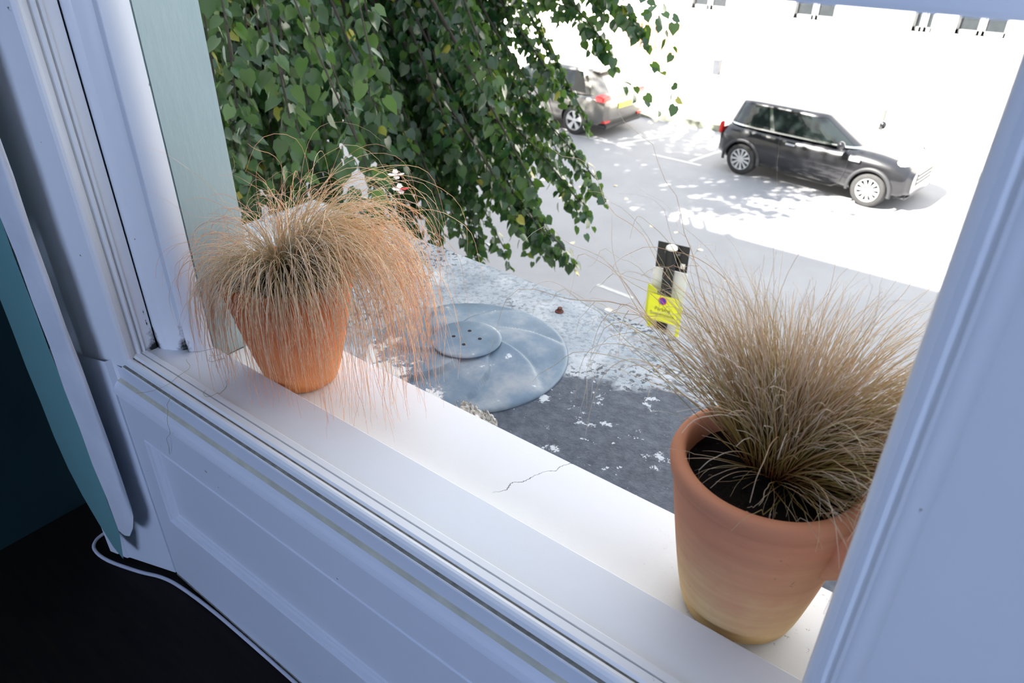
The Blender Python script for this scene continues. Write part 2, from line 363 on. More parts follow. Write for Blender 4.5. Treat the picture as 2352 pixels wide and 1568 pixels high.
# ------------------------------------------------------------------ terracotta pots of grass
def terracotta(name, a, b_, c, z_lo, z_hi):
    t = NT(name); x, y, z = t.xyz(); nz = t.noise(9, 6, 0.62); st_ = t.noise(3, 5, 0.6, t.map((1.2, 1.2, 22)))
    h = t.math('ADD', t.rng(z, z_lo, z_hi), t.math('MULTIPLY', t.math('SUBTRACT', nz, 0.5), 0.9))
    base = t.ramp(h, [(0.12, c), (0.45, b_), (0.80, a)])
    base = t.mix(t.ramp(st_, [(0.35, (0, 0, 0)), (0.75, (0.45, 0.45, 0.45))]), base, tuple(v * 0.72 for v in a))
    sp = t.ramp(t.noise(60, 3), [(0.72, (0, 0, 0)), (0.75, (1, 1, 1))]); base = t.mix(t.math('MULTIPLY', sp, 0.5), base, (0.2, 0.10, 0.06))
    t.col(base).set(0.8, spec=0.25); t.bump(st_, 0.18, 0.003); return t.m
m_terra_r = terracotta('terracotta_weathered', (0.62, 0.25, 0.13), (0.66, 0.34, 0.17), (0.72, 0.52, 0.24), 0.0, 0.25)
m_terra_l = terracotta('terracotta_orange', (0.66, 0.20, 0.07), (0.68, 0.22, 0.07), (0.72, 0.28, 0.10), 0.0, 0.20)
t = NT('dark_potting_soil'); sp = t.ramp(t.noise(120, 3, 0.6), [(0.68, (0, 0, 0)), (0.72, (1, 1, 1))])
t.col(t.mix(t.math('MULTIPLY', sp, 0.55), (0.012, 0.009, 0.007), (0.22, 0.19, 0.16))).set(0.95, spec=0.1); t.bump(t.noise(70, 5), 1.0, 0.01); m_soil = t.m
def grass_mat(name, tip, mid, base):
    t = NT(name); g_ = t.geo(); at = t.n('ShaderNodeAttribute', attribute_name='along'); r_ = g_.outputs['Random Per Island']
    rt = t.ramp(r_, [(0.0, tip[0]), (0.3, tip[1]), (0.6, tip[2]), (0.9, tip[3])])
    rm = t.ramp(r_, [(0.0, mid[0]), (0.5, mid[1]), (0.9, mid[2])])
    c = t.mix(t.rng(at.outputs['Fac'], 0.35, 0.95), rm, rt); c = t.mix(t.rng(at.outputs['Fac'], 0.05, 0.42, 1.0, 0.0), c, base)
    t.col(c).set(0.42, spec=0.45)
    tr = t.n('ShaderNodeBsdfTranslucent'); t.l(c, tr.inputs[0]); mx = t.n('ShaderNodeMixShader'); mx.inputs[0].default_value = 0.32
    t.l(t.p.outputs[0], mx.inputs[1]); t.l(tr.outputs[0], mx.inputs[2]); t.l(mx.outputs[0], t.out.inputs[0]); return t.m
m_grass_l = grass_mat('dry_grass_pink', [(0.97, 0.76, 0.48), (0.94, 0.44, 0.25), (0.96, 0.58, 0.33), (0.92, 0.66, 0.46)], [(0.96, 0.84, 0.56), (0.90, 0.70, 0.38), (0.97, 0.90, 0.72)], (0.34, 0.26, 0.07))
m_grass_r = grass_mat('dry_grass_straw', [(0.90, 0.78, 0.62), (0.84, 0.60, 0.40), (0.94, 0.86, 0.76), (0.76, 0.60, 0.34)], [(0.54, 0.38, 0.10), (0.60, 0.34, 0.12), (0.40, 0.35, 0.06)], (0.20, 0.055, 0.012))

def strands(root, d0, length, K, grav, wob, width, seed, pots=(), floors=None, curl=0.0, gpow=1.0, hang=0.22):
    """march N strands; returns V,F,along. root,d0: (N,3)"""
    rg = np.random.default_rng(seed); N = len(root); P = root.copy(); D = d0 / np.linalg.norm(d0, axis=1, keepdims=True)
    pts = [P.copy()]; step = (length / K)[:, None]; drift = rg.normal(size=(N, 3)) * 0.4
    wig_f = rg.uniform(2, 7, N); wig_p = rg.uniform(0, 6.28, N); wa = rg.normal(size=(N, 3)); 
    for k in range(K):
        s = (k + 1) / K
        D = D + np.stack([np.zeros(N), np.zeros(N), -grav * (s ** gpow) * length / K], 1)
        drift = drift * 0.9 + rg.normal(size=(N, 3)) * 0.45
        D = D + drift * (wob * (0.25 + s))[:, None] * step * 4 + wa * (np.sin(wig_f * s * 6.28 + wig_p) * curl * s ** 2)[:, None]
        hg = 1 - hang * np.clip(-D[:, 2] * 1.5, 0, 1); D[:, 0] *= hg; D[:, 1] *= hg
        D /= np.linalg.norm(D, axis=1, keepdims=True)
        Q = P + D * step
        for (cx, cy, zb, zt, rb, rt) in pots:
            dx = Q[:, 0] - cx; dy = Q[:, 1] - cy; r = np.hypot(dx, dy) + 1e-9
            zr = np.clip((Q[:, 2] - zb) / (zt - zb), 0, 1); rr = rb + (rt - rb) * zr ** 0.8 + 0.004
            r0 = np.hypot(P[:, 0] - cx, P[:, 1] - cy)
            ins = (Q[:, 2] < zt) & (Q[:, 2] > zb - .02) & (r < rr) & (r0 >= rt * 0.93)
            Q[ins, 0] = cx + dx[ins] / r[ins] * rr[ins]; Q[ins, 1] = cy + dy[ins] / r[ins] * rr[ins]
            # over the mouth: stay on the rim until past it
            top = (Q[:, 2] < zt + .004) & (r < rt + .003) & (r > rt - .022) & (r0 < rt)
            Q[top, 2] = zt + .004
            top = (Q[:, 2] < zt - .035) & (r <= rt - .022); Q[top, 2] = zt - .035
        wl = (Q[:, 1] < .775) & (Q[:, 1] > .50); Q[wl, 0] = np.clip(Q[wl, 0], -1.254, -.044)
        if floors is not None:
            fz = floors(Q[:, 0], Q[:, 1]); lo = Q[:, 2] < fz + .002
            Q[lo, 0] = P[lo, 0] + (Q[lo, 0] - P[lo, 0]) * .3; Q[lo, 1] = P[lo, 1] + (Q[lo, 1] - P[lo, 1]) * .3
            Q[lo, 2] = fz[lo] + .002 + 0.003 * rg.random(lo.sum())
        nd = Q - P; ln = np.linalg.norm(nd, axis=1, keepdims=True) + 1e-9; D = 0.5 * D + 0.5 * nd / ln; P = Q; pts.append(P.copy())
    A = np.stack(pts, 1)                                             # N,K+1,3
    Tn = np.gradient(A, axis=1); Tn /= np.linalg.norm(Tn, axis=2, keepdims=True) + 1e-9
    ref = rg.normal(size=(N, 1, 3)); u = np.cross(Tn, ref); u /= np.linalg.norm(u, axis=2, keepdims=True) + 1e-9; v = np.cross(Tn, u)
    s = np.linspace(0, 1, K + 1)[None, :, None]; wd = width[:, None, None] * (1.0 - 0.75 * s ** 1.5)
    V = np.stack([A + wd * (math.cos(a) * u + 0.8 * math.sin(a) * v) for a in (0, 2.094, 4.189)], 2)   # N,K+1,3,3
    idx = np.arange(N * (K + 1) * 3).reshape(N, K + 1, 3); a = idx[:, :-1]; b2 = idx[:, 1:]
    F = np.stack([a, np.roll(a, -1, 2), np.roll(b2, -1, 2), b2], -1).reshape(-1, 4)
    al_ = np.repeat(np.broadcast_to(np.linspace(0, 1, K + 1)[None], (N, K + 1)).ravel(), 3)
    return V.reshape(-1, 3), F, al_, A

def floors(x, y):
    z = np.full_like(x, -0.10); z = np.where(y < 0.832, -0.035, z); z = np.where(y < 0.641, 0.0, z)
    z = np.where(y < 0.478, -0.62, z); z = np.where(y > 1.44, -4.0, z); return z
def pot(name, c, rb, rt, h, mat, bead, label, ear):
    e = empty(name, c, label=label, cat='potted grass')
    wall = 0.017
    P = [(0.0001, 0.0), (rb * .9, 0.0), (rb, 0.006)]
    for i in range(1, 15):
        f = i / 15; P.append((rb + (rt - .004 - rb) * (f ** 0.80), 0.006 + (h - .034) * f))
    P += [(rt - .003, h - .030), (rt - .0045, h - .027), (rt + .000, h - .022), (rt + .0015, h - .010), (rt - .001, h - .003), (rt - .006, h), (rt - wall + .004, h), (rt - wall, h - .004), (rt - wall - .001, h - .03), (rt - wall - .006, h - .06), (0.0001, h - .06)]
    g = MB().lathe(P, 80); g.build('pot_body', mat, e, smooth=True)
    if ear is not None:      # small lug handle pressed on the wall
        g = MB(); pts = []
        a0 = ear
        for i in range(9):
            u = i / 8; zz = h - .020 - 0.085 * u; rr = rb + (rt - .004 - rb) * max(0, min(1, (zz - .006) / (h - .034))) ** .8
            out = 0.013 * math.sin(PI * u) ** .8
            pts.append(((rr + out - .004) * math.cos(a0), (rr + out - .004) * math.sin(a0), zz))
        g.tube(pts, [0.009 + 0.006 * math.sin(PI * i / 8) for i in range(9)], 10).build('lug_handle', mat, e, smooth=True)
    # soil
    V = []; F = []; n = 48; kr = 12; rs = rt - wall - .002; rg = np.random.default_rng(5)
    V.append((0, 0, h - .030))
    for i in range(1, kr + 1):
        for j in range(n):
            r = rs * i / kr; a = 2 * PI * j / n; V.append((r * math.cos(a), r * math.sin(a), h - .034 + 0.006 * (1 - i / kr) + rg.normal() * .0014))
    for j in range(n): F.append((0, 1 + j, 1 + (j + 1) % n))
    for i in range(kr - 1):
        for j in range(n): F.append((1 + i * n + j, 1 + (i + 1) * n + j, 1 + (i + 1) * n + (j + 1) % n, 1 + i * n + (j + 1) % n))
    MB().add(V, F).build('soil', m_soil, e, smooth=True)
    return e
LC = (-1.074, 0.7165, -0.035); RC = (-0.166, 0.7345, -0.035)
potL = pot('potted_grass', LC, .067, .1215, .236, m_terra_l, 0, 'orange terracotta pot with long pinkish dry grass trailing over its rim, by the teal reveal', 3.6)
potR = pot('potted_grass', RC, .076, .1185, .254, m_terra_r, 0, 'weathered terracotta pot with upright straw coloured grass and bare dark soil in front, nearest the camera', 5.95)

def tuft(parent, name, c, h, groups, mat, seed, potspec, fl=True):
    Vs = []; Fs = []; As = []; off = 0
    for gi, (N, rr, azf, pol, ln, grav, wob, wd, curl, gpow, cen) in enumerate(groups):
        rg = np.random.default_rng(seed + gi * 17)
        ra = rr * np.sqrt(rg.random(N)); th = rg.uniform(0, 2 * PI, N)
        az = azf(rg, N); p = np.radians(rg.uniform(pol[0], pol[1], N))
        root = np.stack([c[0] + cen[0] + ra * np.cos(th) * .55 + .45 * ra * np.cos(az), c[1] + cen[1] + ra * np.sin(th) * .55 + .45 * ra * np.sin(az), np.full(N, c[2] + h - .036)], 1)
        D = np.stack([np.sin(p) * np.cos(az), np.sin(p) * np.sin(az), np.cos(p)], 1)
        L = rg.uniform(ln[0], ln[1], N); G = rg.uniform(grav[0], grav[1], N)
        V, F, A, _ = strands(root, D, L, 22, G, np.full(N, wob), rg.uniform(wd[0], wd[1], N), seed + 100 + gi, potspec, floors, curl, gpow)
        Vs.append(V); Fs.append(F + off); As.append(A); off += len(V)
    V = np.concatenate(Vs) - np.array(c); o = fastmesh(name, V, np.concatenate(Fs), mat, parent, True, np.concatenate(As)); return o
U = lambda a, b_: (lambda rg, N: np.radians(rg.uniform(a, b_, N)))
G_ = lambda m, s_: (lambda rg, N: np.radians(rg.normal(m, s_, N)))
potsL = [(LC[0], LC[1], LC[2], LC[2] + .236, .067, .1215)]; potsR = [(RC[0], RC[1], RC[2], RC[2] + .254, .076, .1185)]
gl = [ # count, root radius, azimuth, polar range, length, gravity, wobble, width, curl, gpow, centre
    (330, .034, G_(15, 75), (2, 36), (.15, .27), (14, 30), .8, (.0007, .0012), .16, .8, (-.022, .008)),
    (560, .040, G_(15, 22), (18, 50), (.34, .54), (13, 21), .6, (.0006, .0010), .20, .8, (-.01, .008)),
    (210, .034, G_(-75, 30), (20, 48), (.20, .36), (22, 36), .8, (.0007, .0012), .22, .6, (-.022, .0)),
    (170, .034, G_(-25, 20), (18, 46), (.24, .38), (24, 38), .7, (.0007, .0011), .22, .6, (-.015, .0)),
    (70, .034, G_(-155, 34), (24, 55), (.14, .28), (18, 30), .9, (.0006, .0010), .28, .8, (-.022, .0)),
    (26, .03, U(0, 360), (5, 35), (.26, .38), (8, 16), 1.2, (.0004, .0006), .25, 1.2, (0, .0)),
]
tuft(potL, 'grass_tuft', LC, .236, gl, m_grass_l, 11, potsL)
gr = [
    (900, .034, U(0, 360), (2, 32), (.12, .255), (4, 14), .35, (.0006, .0012), .10, 1.3, (.000, .030)),
    (640, .034, G_(20, 30), (25, 58), (.16, .30), (5, 14), .35, (.0006, .0012), .12, 1.3, (.010, .030)),
    (300, .034, G_(160, 30), (14, 45), (.16, .28), (6, 14), .4, (.0005, .0010), .18, 1.3, (-.005, .030)),
    (110, .034, G_(-15, 40), (50, 75), (.09, .18), (4, 12), .5, (.0005, .0010), .15, 1.3, (.022, .022)),
    (40, .03, G_(162, 16), (38, 66), (.34, .54), (7, 12), .7, (.0006, .0009), .35, 1.5, (-.01, .03)),
    (16, .03, U(200, 340), (45, 85), (.08, .16), (5, 16), .8, (.0005, .0009), .15, 1.0, (0, .02)),
    (24, .03, U(0, 360), (5, 30), (.30, .46), (4, 9), .6, (.0004, .0006), .30, 1.6, (.01, .03)),
]
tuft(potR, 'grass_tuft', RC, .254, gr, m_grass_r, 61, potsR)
g = MB(); g.box(-.011, .011, -.004, .004, 0, .0035); o = g.build('potsherd', simple('pale_chip', (.45, .33, .25), .8), potR, bevel=.001); o.location = (.012, -.078, .2215); o.rotation_euler = (0.1, 0, -0.3)

# loose dry blades lying on the board and the wall panel
loose = [
    ('thin dry grass blade curling on the board beside the left pot', (-1.235, .615, .0015), (1, .3, 0), .13, 5),
    ('dark dry grass blade bent on the board in front of the left pot', (-1.13, .585, .0015), (.9, -.5, 0), .10, 8),
    ('long dry grass blade lying across the sash beads near the left casing', (-1.25, .575, .006), (1, -.4, 0), .16, 12),
    ('short dry grass blade on the white board at the foot of the jamb', (-1.20, .628, .0015), (-.3, -1, 0), .05, 21)]
for lb, p, d, L, sd_ in loose:
    pth = []; q = Vector(p); dd = Vector(d).normalized(); rnd = random.Random(sd_); cv = 0
    for k in range(24):
        pth.append(tuple(q - Vector(p))); cv = cv * .8 + rnd.uniform(-.25, .25); dd = (Matrix.Rotation(cv, 3, 'Z') @ dd); q = q + dd * (L / 24)
        q.z = max(p[2], 0.0015) if q.y > .549 else 0.0065
    o = MB().tube(pth, .00035, 4).build('grass_blade', m_grass_l); o.location = p; tag(o, lb, 'grass blade', 'loose dry grass blades by the left pot')
pth = []; rnd = random.Random(3)
for k in range(26):
    f = k / 25; pth.append((0.02 * math.sin(f * 5) - .01 * f + .004 * math.sin(f * 17), -(.011 + 0.010 * min(1, f * 3) + .004 * math.sin(f * 4)) if k > 1 else -.004 * k, .004 - .15 * f))
o = MB().tube(pth, .00035, 4).build('grass_blade', m_grass_l); o.location = (-1.17, .492, .001); tag(o, 'single grass blade hanging down over the grey-blue panel below the sill', 'grass blade', 'loose dry grass blades by the left pot')

# ------------------------------------------------------------------ lead-covered ledge outside, vent and bolt
t = NT('lichened_ledge'); x, y, z = t.xyz(); n1 = t.noise(9, 6, 0.65); n2 = t.noise(78, 3, 0.6); n3 = t.noise(42, 5, 0.75); n4 = t.noise(3.2, 4, 0.6)
b = t.ramp(n1, [(0.32, (0.24, 0.28, 0.32)), (0.50, (0.36, 0.395, 0.43)), (0.66, (0.52, 0.54, 0.56))])
pat = t.rng(n4, 0.45, 0.56)
sp = t.ramp(n2, [(0.535, (0, 0, 0)), (0.57, (1, 1, 1))]); b = t.mix(t.math('MULTIPLY', sp, t.math('MINIMUM', t.math('ADD', t.math('MULTIPLY', pat, 1.0), 0.30), 0.92)), b, (0.035, 0.042, 0.055))
# damp dark patch nearest the wall on the right of the vent
dm = t.math('ADD', t.math('SUBTRACT', t.math('MULTIPLY', t.math('ADD', x, 0.80), 0.20), t.math('SUBTRACT', y, 1.135)), t.math('MULTIPLY', t.math('SUBTRACT', t.noise(7, 5, 0.6), 0.5), 0.22))
dm = t.math('MULTIPLY', t.rng(dm, 0.0, 0.02), t.rng(x, -0.86, -0.80))
dark = t.mix(t.ramp(n3, [(0.35, (0, 0, 0)), (0.75, (1, 1, 1))]), (0.035, 0.045, 0.065), (0.11, 0.13, 0.165))
dark = t.mix(t.ramp(t.noise(26, 5, 0.75), [(0.61, (0, 0, 0)), (0.635, (1, 1, 1))]), dark, (0.52, 0.55, 0.58))
b = t.mix(dm, b, dark)
# white crust by the vent, nearest the sill
cx_ = t.math('ADD', x, 0.90); cy_ = t.math('SUBTRACT', y, 0.86); rr = t.math('SQRT', t.math('ADD', t.math('MULTIPLY', cx_, cx_), t.math('MULTIPLY', cy_, cy_)))
cm = t.math('ADD', rr, t.math('MULTIPLY', t.math('SUBTRACT', t.noise(24, 6, 0.75), 0.5), 0.45)); b = t.mix(t.rng(cm, 0.12, 0.15, 0.9, 0.0), b, (0.70, 0.70, 0.68))
t.col(b).set(0.6, spec=0.35); t.bump(t.noise(60, 6, 0.7), 0.5, 0.006); m_ledge = t.m
m_edge = simple('ledge_edge_render', (0.62, 0.60, 0.57), .8, var=.2, scale=20)
g = MB(); yo = lambda x: 1.4555 + (x + 1.451) * (-0.0366)
xs = np.linspace(-1.98, 2.0, 36)
for a, b_ in zip(xs, xs[1:]):
    g.add([(a, .762, -.100), (b_, .762, -.100), (b_, yo(b_), -.100), (a, yo(a), -.100)], [(0, 1, 2, 3)], 0)
    g.add([(a, yo(a), -.100), (b_, yo(b_), -.100), (b_, yo(b_) + .006, -.104), (a, yo(a) + .006, -.104)], [(0, 1, 2, 3)], 1)
    g.add([(a, yo(a) + .006, -.104), (b_, yo(b_) + .006, -.104), (b_, yo(b_) + .006, -.30), (a, yo(a) + .006, -.30)], [(0, 1, 2, 3)], 1)
    g.add([(a, yo(a) + .006, -.30), (b_, yo(b_) + .006, -.30), (b_, .762, -.36), (a, .762, -.36)], [(0, 1, 2, 3)], 1)
g.add([(-1.98, .762, -.10), (-1.98, yo(-1.98), -.10), (-1.98, yo(-1.98), -.30), (-1.98, .762, -.36)], [(0, 1, 2, 3)], 1)
st(g.build('porch_roof', [m_ledge, m_edge]))
t = NT('weathered_lead'); n1 = t.noise(8, 6, 0.6)
b = t.ramp(n1, [(0.3, (0.075, 0.12, 0.17)), (0.52, (0.14, 0.195, 0.255)), (0.70, (0.30, 0.32, 0.34))])
x, y, z = t.xyz(); mk = t.math('ADD', t.math('ADD', t.math('MULTIPLY', x, 0.35), y), t.math('MULTIPLY', t.math('SUBTRACT', t.noise(20, 6, 0.75), 0.5), 0.36))
b = t.mix(t.rng(mk, -0.175, -0.165, 0.9, 0.0), b, (0.72, 0.72, 0.70))
sp = t.ramp(t.noise(16, 5, 0.7), [(0.66, (0, 0, 0)), (0.69, (1, 1, 1))]); b = t.mix(t.math('MULTIPLY', sp, 0.7), b, (0.68, 0.71, 0.73))
t.col(b).set(0.48, 0.12, 0.4); t.bump(t.noise(50, 5), 0.12, 0.003); m_lead = t.m
vent = empty('roof_vent', (-.94, 1.06, -.10), label='round swirled lead roof vent on the lichened ledge', cat='vent')
V = []; F = []; nr, na = 30, 180; r0, r1 = .055, .230
for i in range(nr + 1):
    f = i / nr; r = r0 + (r1 - r0) * f
    for j in range(na):
        a = 2 * PI * j / na; sw = (a / (2 * PI) * 7 + 1.15 * f ** .8) % 1.0
        saw = (sw if sw < .965 else .965 * (1 - sw) / .035) * .012 * math.sin(PI * min(1, max(0, (f - .0)))) ** .7
        z = .007 + .030 * (1 - f) ** 1.9 + saw
        if i == nr: z = .004
        V.append((r * math.cos(a), r * math.sin(a), z))
for i in range(nr):
    for j in range(na): F.append((i * na + j, (i + 1) * na + j, (i + 1) * na + (j + 1) % na, i * na + (j + 1) % na))
b0 = len(V)
for j in range(na): a = 2 * PI * j / na; V.append((r1 * math.cos(a), r1 * math.sin(a), .0003))
for j in range(na): F.append((nr * na + j, b0 + j, b0 + (j + 1) % na, nr * na + (j + 1) % na))
MB().add(V, F).build('swirled_disc', m_lead, vent, smooth=True)
MB().lathe([(.0001, .043), (.070, .0425), (.0775, .041), (.079, .039), (.0775, .0365), (.060, .034), (.0001, .034)], 64).build('hub_plate', m_lead, vent, smooth=True)
for a in (190, 100, 10, 280):
    MB().cyl((.030 * math.cos(math.radians(a + 18)), .030 * math.sin(math.radians(a + 18)), .0428), .0042, .0006, 16).build('hole_shade_disc', m_crackblack, vent)  # black disc on the plate paints the dark inside a hole
# crust of debris at its foot
rg = np.random.default_rng(4); m_crust = simple('pale_crust', (.55, .53, .49), .95, var=.5, scale=40, bump=.8, bscale=90, bdist=.01)
V = []; F = []; n = 34
for i in range(n):
    for j in range(n):
        u = i / (n - 1) - .5; v_ = j / (n - 1) - .5; rr_ = math.hypot(u, v_) * 2
        hgt = -.004 + .010 * max(0, 1 - rr_) + rg.normal() * .0035
        V.append((u * .17 + rg.normal() * .001, v_ * .07 + rg.normal() * .001, hgt - .001 + .0))
for i in range(n - 1):
    for j in range(n - 1):
        if math.hypot(i / (n - 1) - .5, j / (n - 1) - .5) < .49: F.append((i * n + j, (i + 1) * n + j, (i + 1) * n + j + 1, i * n + j + 1))
o = MB().add(V, F).build('lichen_crust', m_crust); o.location = (-.80, .893, -.092); o.rotation_euler = (0, 0, -.15); tag(o, 'crumbling pale lichen crust at the lower rim of the roof vent', 'lichen', kind='stuff')
m_rust = simple('rust', (.12, .045, .03), .9, var=.4, scale=60)
bolt = empty('rusty_bolt', (-.887, 1.352, -.10), label='small rusty bolt stub on the ledge beyond the vent', cat='bolt')
bolt.scale = (.7, .7, .7)
MB().lathe([(.0001, .0), (.016, 0), (.015, .004), (.009, .005), (.008, .012), (.0001, .013)], 14).build('washer', m_rust, bolt)
MB().cyl((.002, 0, .010), .009, .007, 6).build('nut', m_rust, bolt)

# small flowering plant on the ledge behind the left pot
fp = empty('flowering_plant', (-1.50, 1.27, -.10), label='small plant with red and white flowers behind the left grass', cat='plant')
MB().lathe([(.0001, 0), (.040, 0), (.055, .085), (.058, .085), (.058, .100), (.050, .100), (.046, .08), (.0001, .08)], 32).build('pot', m_terra_l, fp, smooth=True)
m_stem = simple('green_stem', (.10, .20, .05), .5); m_petr = simple('red_petal', (.75, .04, .04), .5); m_petw = simple('white_petal', (.85, .80, .76), .5)
def leafmat(name, cols, trans=.30, rough=.26, tcol=None):
    t = NT(name); r_ = t.geo().outputs['Random Per Island']; c = t.ramp(r_, cols); t.col(c).set(rough, spec=.55)
    tr = t.n('ShaderNodeBsdfTranslucent'); c2 = t.mix(0.55, c, tcol or (0.20, 0.36, 0.04)); t.l(c2, tr.inputs[0]); mx = t.n('ShaderNodeMixShader'); mx.inputs[0].default_value = trans
    t.l(t.p.outputs[0], mx.inputs[1]); t.l(tr.outputs[0], mx.inputs[2]); t.l(mx.outputs[0], t.out.inputs[0]); return t.m
m_leaf = leafmat('lime_leaf', [(0.0, (.005, .030, .014)), (.45, (.009, .044, .020)), (.82, (.020, .072, .026)), (.975, (.06, .12, .03)), (.998, (.36, .32, .05))])
LT = np.array([(0, 0, 0), (.5, 0, -.05), (1.06, 0, -.16), (-.13, .24, .03), (.10, .47, .05), (.52, .44, .02), (.84, .18, -.07), (-.13, -.24, .03), (.10, -.47, .05), (.52, -.44, .02), (.84, -.18, -.07)])
LF = np.array([(0, 1, 4, 3), (1, 6, 5, 4), (0, 7, 8, 1), (1, 8, 9, 10)]); LF3 = np.array([(1, 2, 6), (1, 10, 2)])
LQ = np.array([(0, 1, 4, 3), (1, 6, 5, 4), (1, 2, 6, 6), (0, 7, 8, 1), (1, 8, 9, 10), (1, 10, 2, 2)])
def leaves_mesh(name, P, T_, Nn, size, mat, parent, smooth=False):
    T_ = T_ / np.linalg.norm(T_, axis=1, keepdims=True); B = np.cross(Nn, T_); B /= np.linalg.norm(B, axis=1, keepdims=True) + 1e-9; N2 = np.cross(T_, B)
    V = P[:, None, :] + size[:, None, None] * (LT[None, :, 0:1] * T_[:, None] + LT[None, :, 1:2] * B[:, None] + LT[None, :, 2:3] * N2[:, None])
    k = len(LT); n = len(P); off = (np.arange(n) * k)[:, None, None]
    quads = (np.array([(0, 1, 4, 3), (0, 7, 8, 1)])[None] + off).reshape(-1, 4)
    five = (np.array([(1, 2, 6, 5), (1, 9, 10, 2)])[None] + off).reshape(-1, 4)
    tri = (np.array([(1, 5, 4, 4), (1, 8, 9, 9)])[None] + off).reshape(-1, 4)[:, :3]
    me = bpy.data.meshes.new(name); V = V.reshape(-1, 3).astype(np.float32)
    Q = np.concatenate([quads, five]).astype(np.int32); Tt = tri.astype(np.int32)
    me.vertices.add(len(V)); me.vertices.foreach_set('co', V.ravel())
    me.loops.add(Q.size + Tt.size); me.loops.foreach_set('vertex_index', np.concatenate([Q.ravel(), Tt.ravel()]))
    me.polygons.add(len(Q) + len(Tt)); me.polygons.foreach_set('loop_start', np.concatenate([np.arange(0, Q.size, 4), Q.size + np.arange(0, Tt.size, 3)]).astype(np.int32))
    me.update(calc_edges=True); return link(name, me, mat, parent, smooth)
rg = np.random.default_rng(8)
heads = [(.105, .050, .215), (.055, .085, .235), (.02, .02, .20)]
for hx, hy, hz in heads: MB().tube([(0, 0, .075), (hx * .5, hy * .5, .15), (hx, hy, hz)], .0022, 6).build('stem', m_stem, fp)
n = 26; a = rg.uniform(0, 6.28, n); r = rg.uniform(.02, .085, n)
leaves_mesh('leaves', np.stack([r * np.cos(a), r * np.sin(a), rg.uniform(.10, .19, n)], 1), np.stack([np.cos(a), np.sin(a), rg.uniform(-.4, .3, n)], 1), np.stack([rg.normal(0, .2, n), rg.normal(0, .2, n), np.ones(n)], 1), rg.uniform(.028, .042, n), m_leaf, fp)
for k, (hx, hy, hz) in enumerate(heads[:2]):
    fl_ = MB(); fr = MB()
    for j in range(7):
        a = j * 2.4; d = Vector((math.cos(a), math.sin(a), .2 - .12 * j)); c0 = Vector((hx, hy, hz)) + d * .012; s_ = d.cross(Vector((0, 0, 1))).normalized() * .009
        (fr if (j % 3 == 0) == (k == 0) and j % 3 == 0 else fl_).add([c0 - d * .012, c0 - s_, c0 + d * .012 - s_ * .5 + Vector((0, 0, .004)), c0 + d * .012 + s_ * .5 + Vector((0, 0, .004)), c0 + s_], [(0, 1, 2, 3, 4)])
    fl_.build('flower', m_petw, fp)['label'] = 'white petals'
    if fr.v: fr.build('flower', m_petr, fp)['label'] = 'red petals'

# ------------------------------------------------------------------ street surfaces
t = NT('pale_asphalt'); b = t.ramp(t.noise(1.1, 5, 0.6), [(0.3, (0.30, 0.30, 0.315)), (0.7, (0.35, 0.35, 0.365))]); sp = t.noise(40, 3, 0.7)
b = t.mix(t.ramp(sp, [(0.3, (0.22, 0.22, 0.22)), (0.55, (0, 0, 0))]), b, (0.26, 0.26, 0.28)); t.col(b).set(0.9, spec=0.2); m_road = t.m
m_pave_shaded = simple('shade_darkened_paving', (.20, .20, .20), .85, var=.1, scale=3); m_pave = simple('pale_paving', (.62, .60, .56), .85, var=.06, scale=3); m_kerb = simple('granite_kerb', (.24, .25, .20), .9, var=.35, scale=9); m_mark = simple('road_paint', (.50, .50, .50), .7, var=.1, scale=14)  # near paving is a darker copy, its shade put into the colour
st(MB().box(-30, 14, 5.3, 16.72, -4.3, -4.0).build('road', m_road))
st(MB().box(-30, 14, .78, 5.12, -4.3, -3.88).build('pavement_near', m_pave_shaded)); st(MB().box(-30, 14, 5.12, 5.30, -4.3, -3.87).build('kerb_near', m_kerb))
st(MB().box(-30, 14, 16.90, 25.9, -4.3, -3.87).build('pavement_far', m_pave)); st(MB().box(-30, 14, 16.72, 16.90, -4.3, -3.865).build('kerb_far', m_kerb))
g = MB()
def dash(x0, y0, x1, y1, wd=.07):
    d = Vector((x1 - x0, y1 - y0, 0)); n_ = Vector((-d.y, d.x, 0)).normalized() * wd / 2
    v = [Vector((x0, y0, 0)) - n_, Vector((x1, y1, 0)) - n_, Vector((x1, y1, 0)) + n_, Vector((x0, y0, 0)) + n_]
    g.add([(p.x, p.y, -3.999) for p in v] + [(p.x, p.y, -3.996) for p in v], [(4, 5, 6, 7), (0, 1, 5, 4), (1, 2, 6, 5), (2, 3, 7, 6), (3, 0, 4, 7)])
dash(-4.754, 8.20, -4.15, 8.16); dash(-7.45, 8.33, -6.75, 8.30); dash(-10.2, 8.5, -9.4, 8.45); dash(-7.08, 14.14, -5.95, 14.11, .09); dash(-6.25, 14.2, -5.85, 16.5, .09); dash(-8.05, 14.35, -7.3, 16.0, .09); dash(-10.9, 14.4, -8.1, 14.3, .09)
st(g.build('road_marking', m_mark))
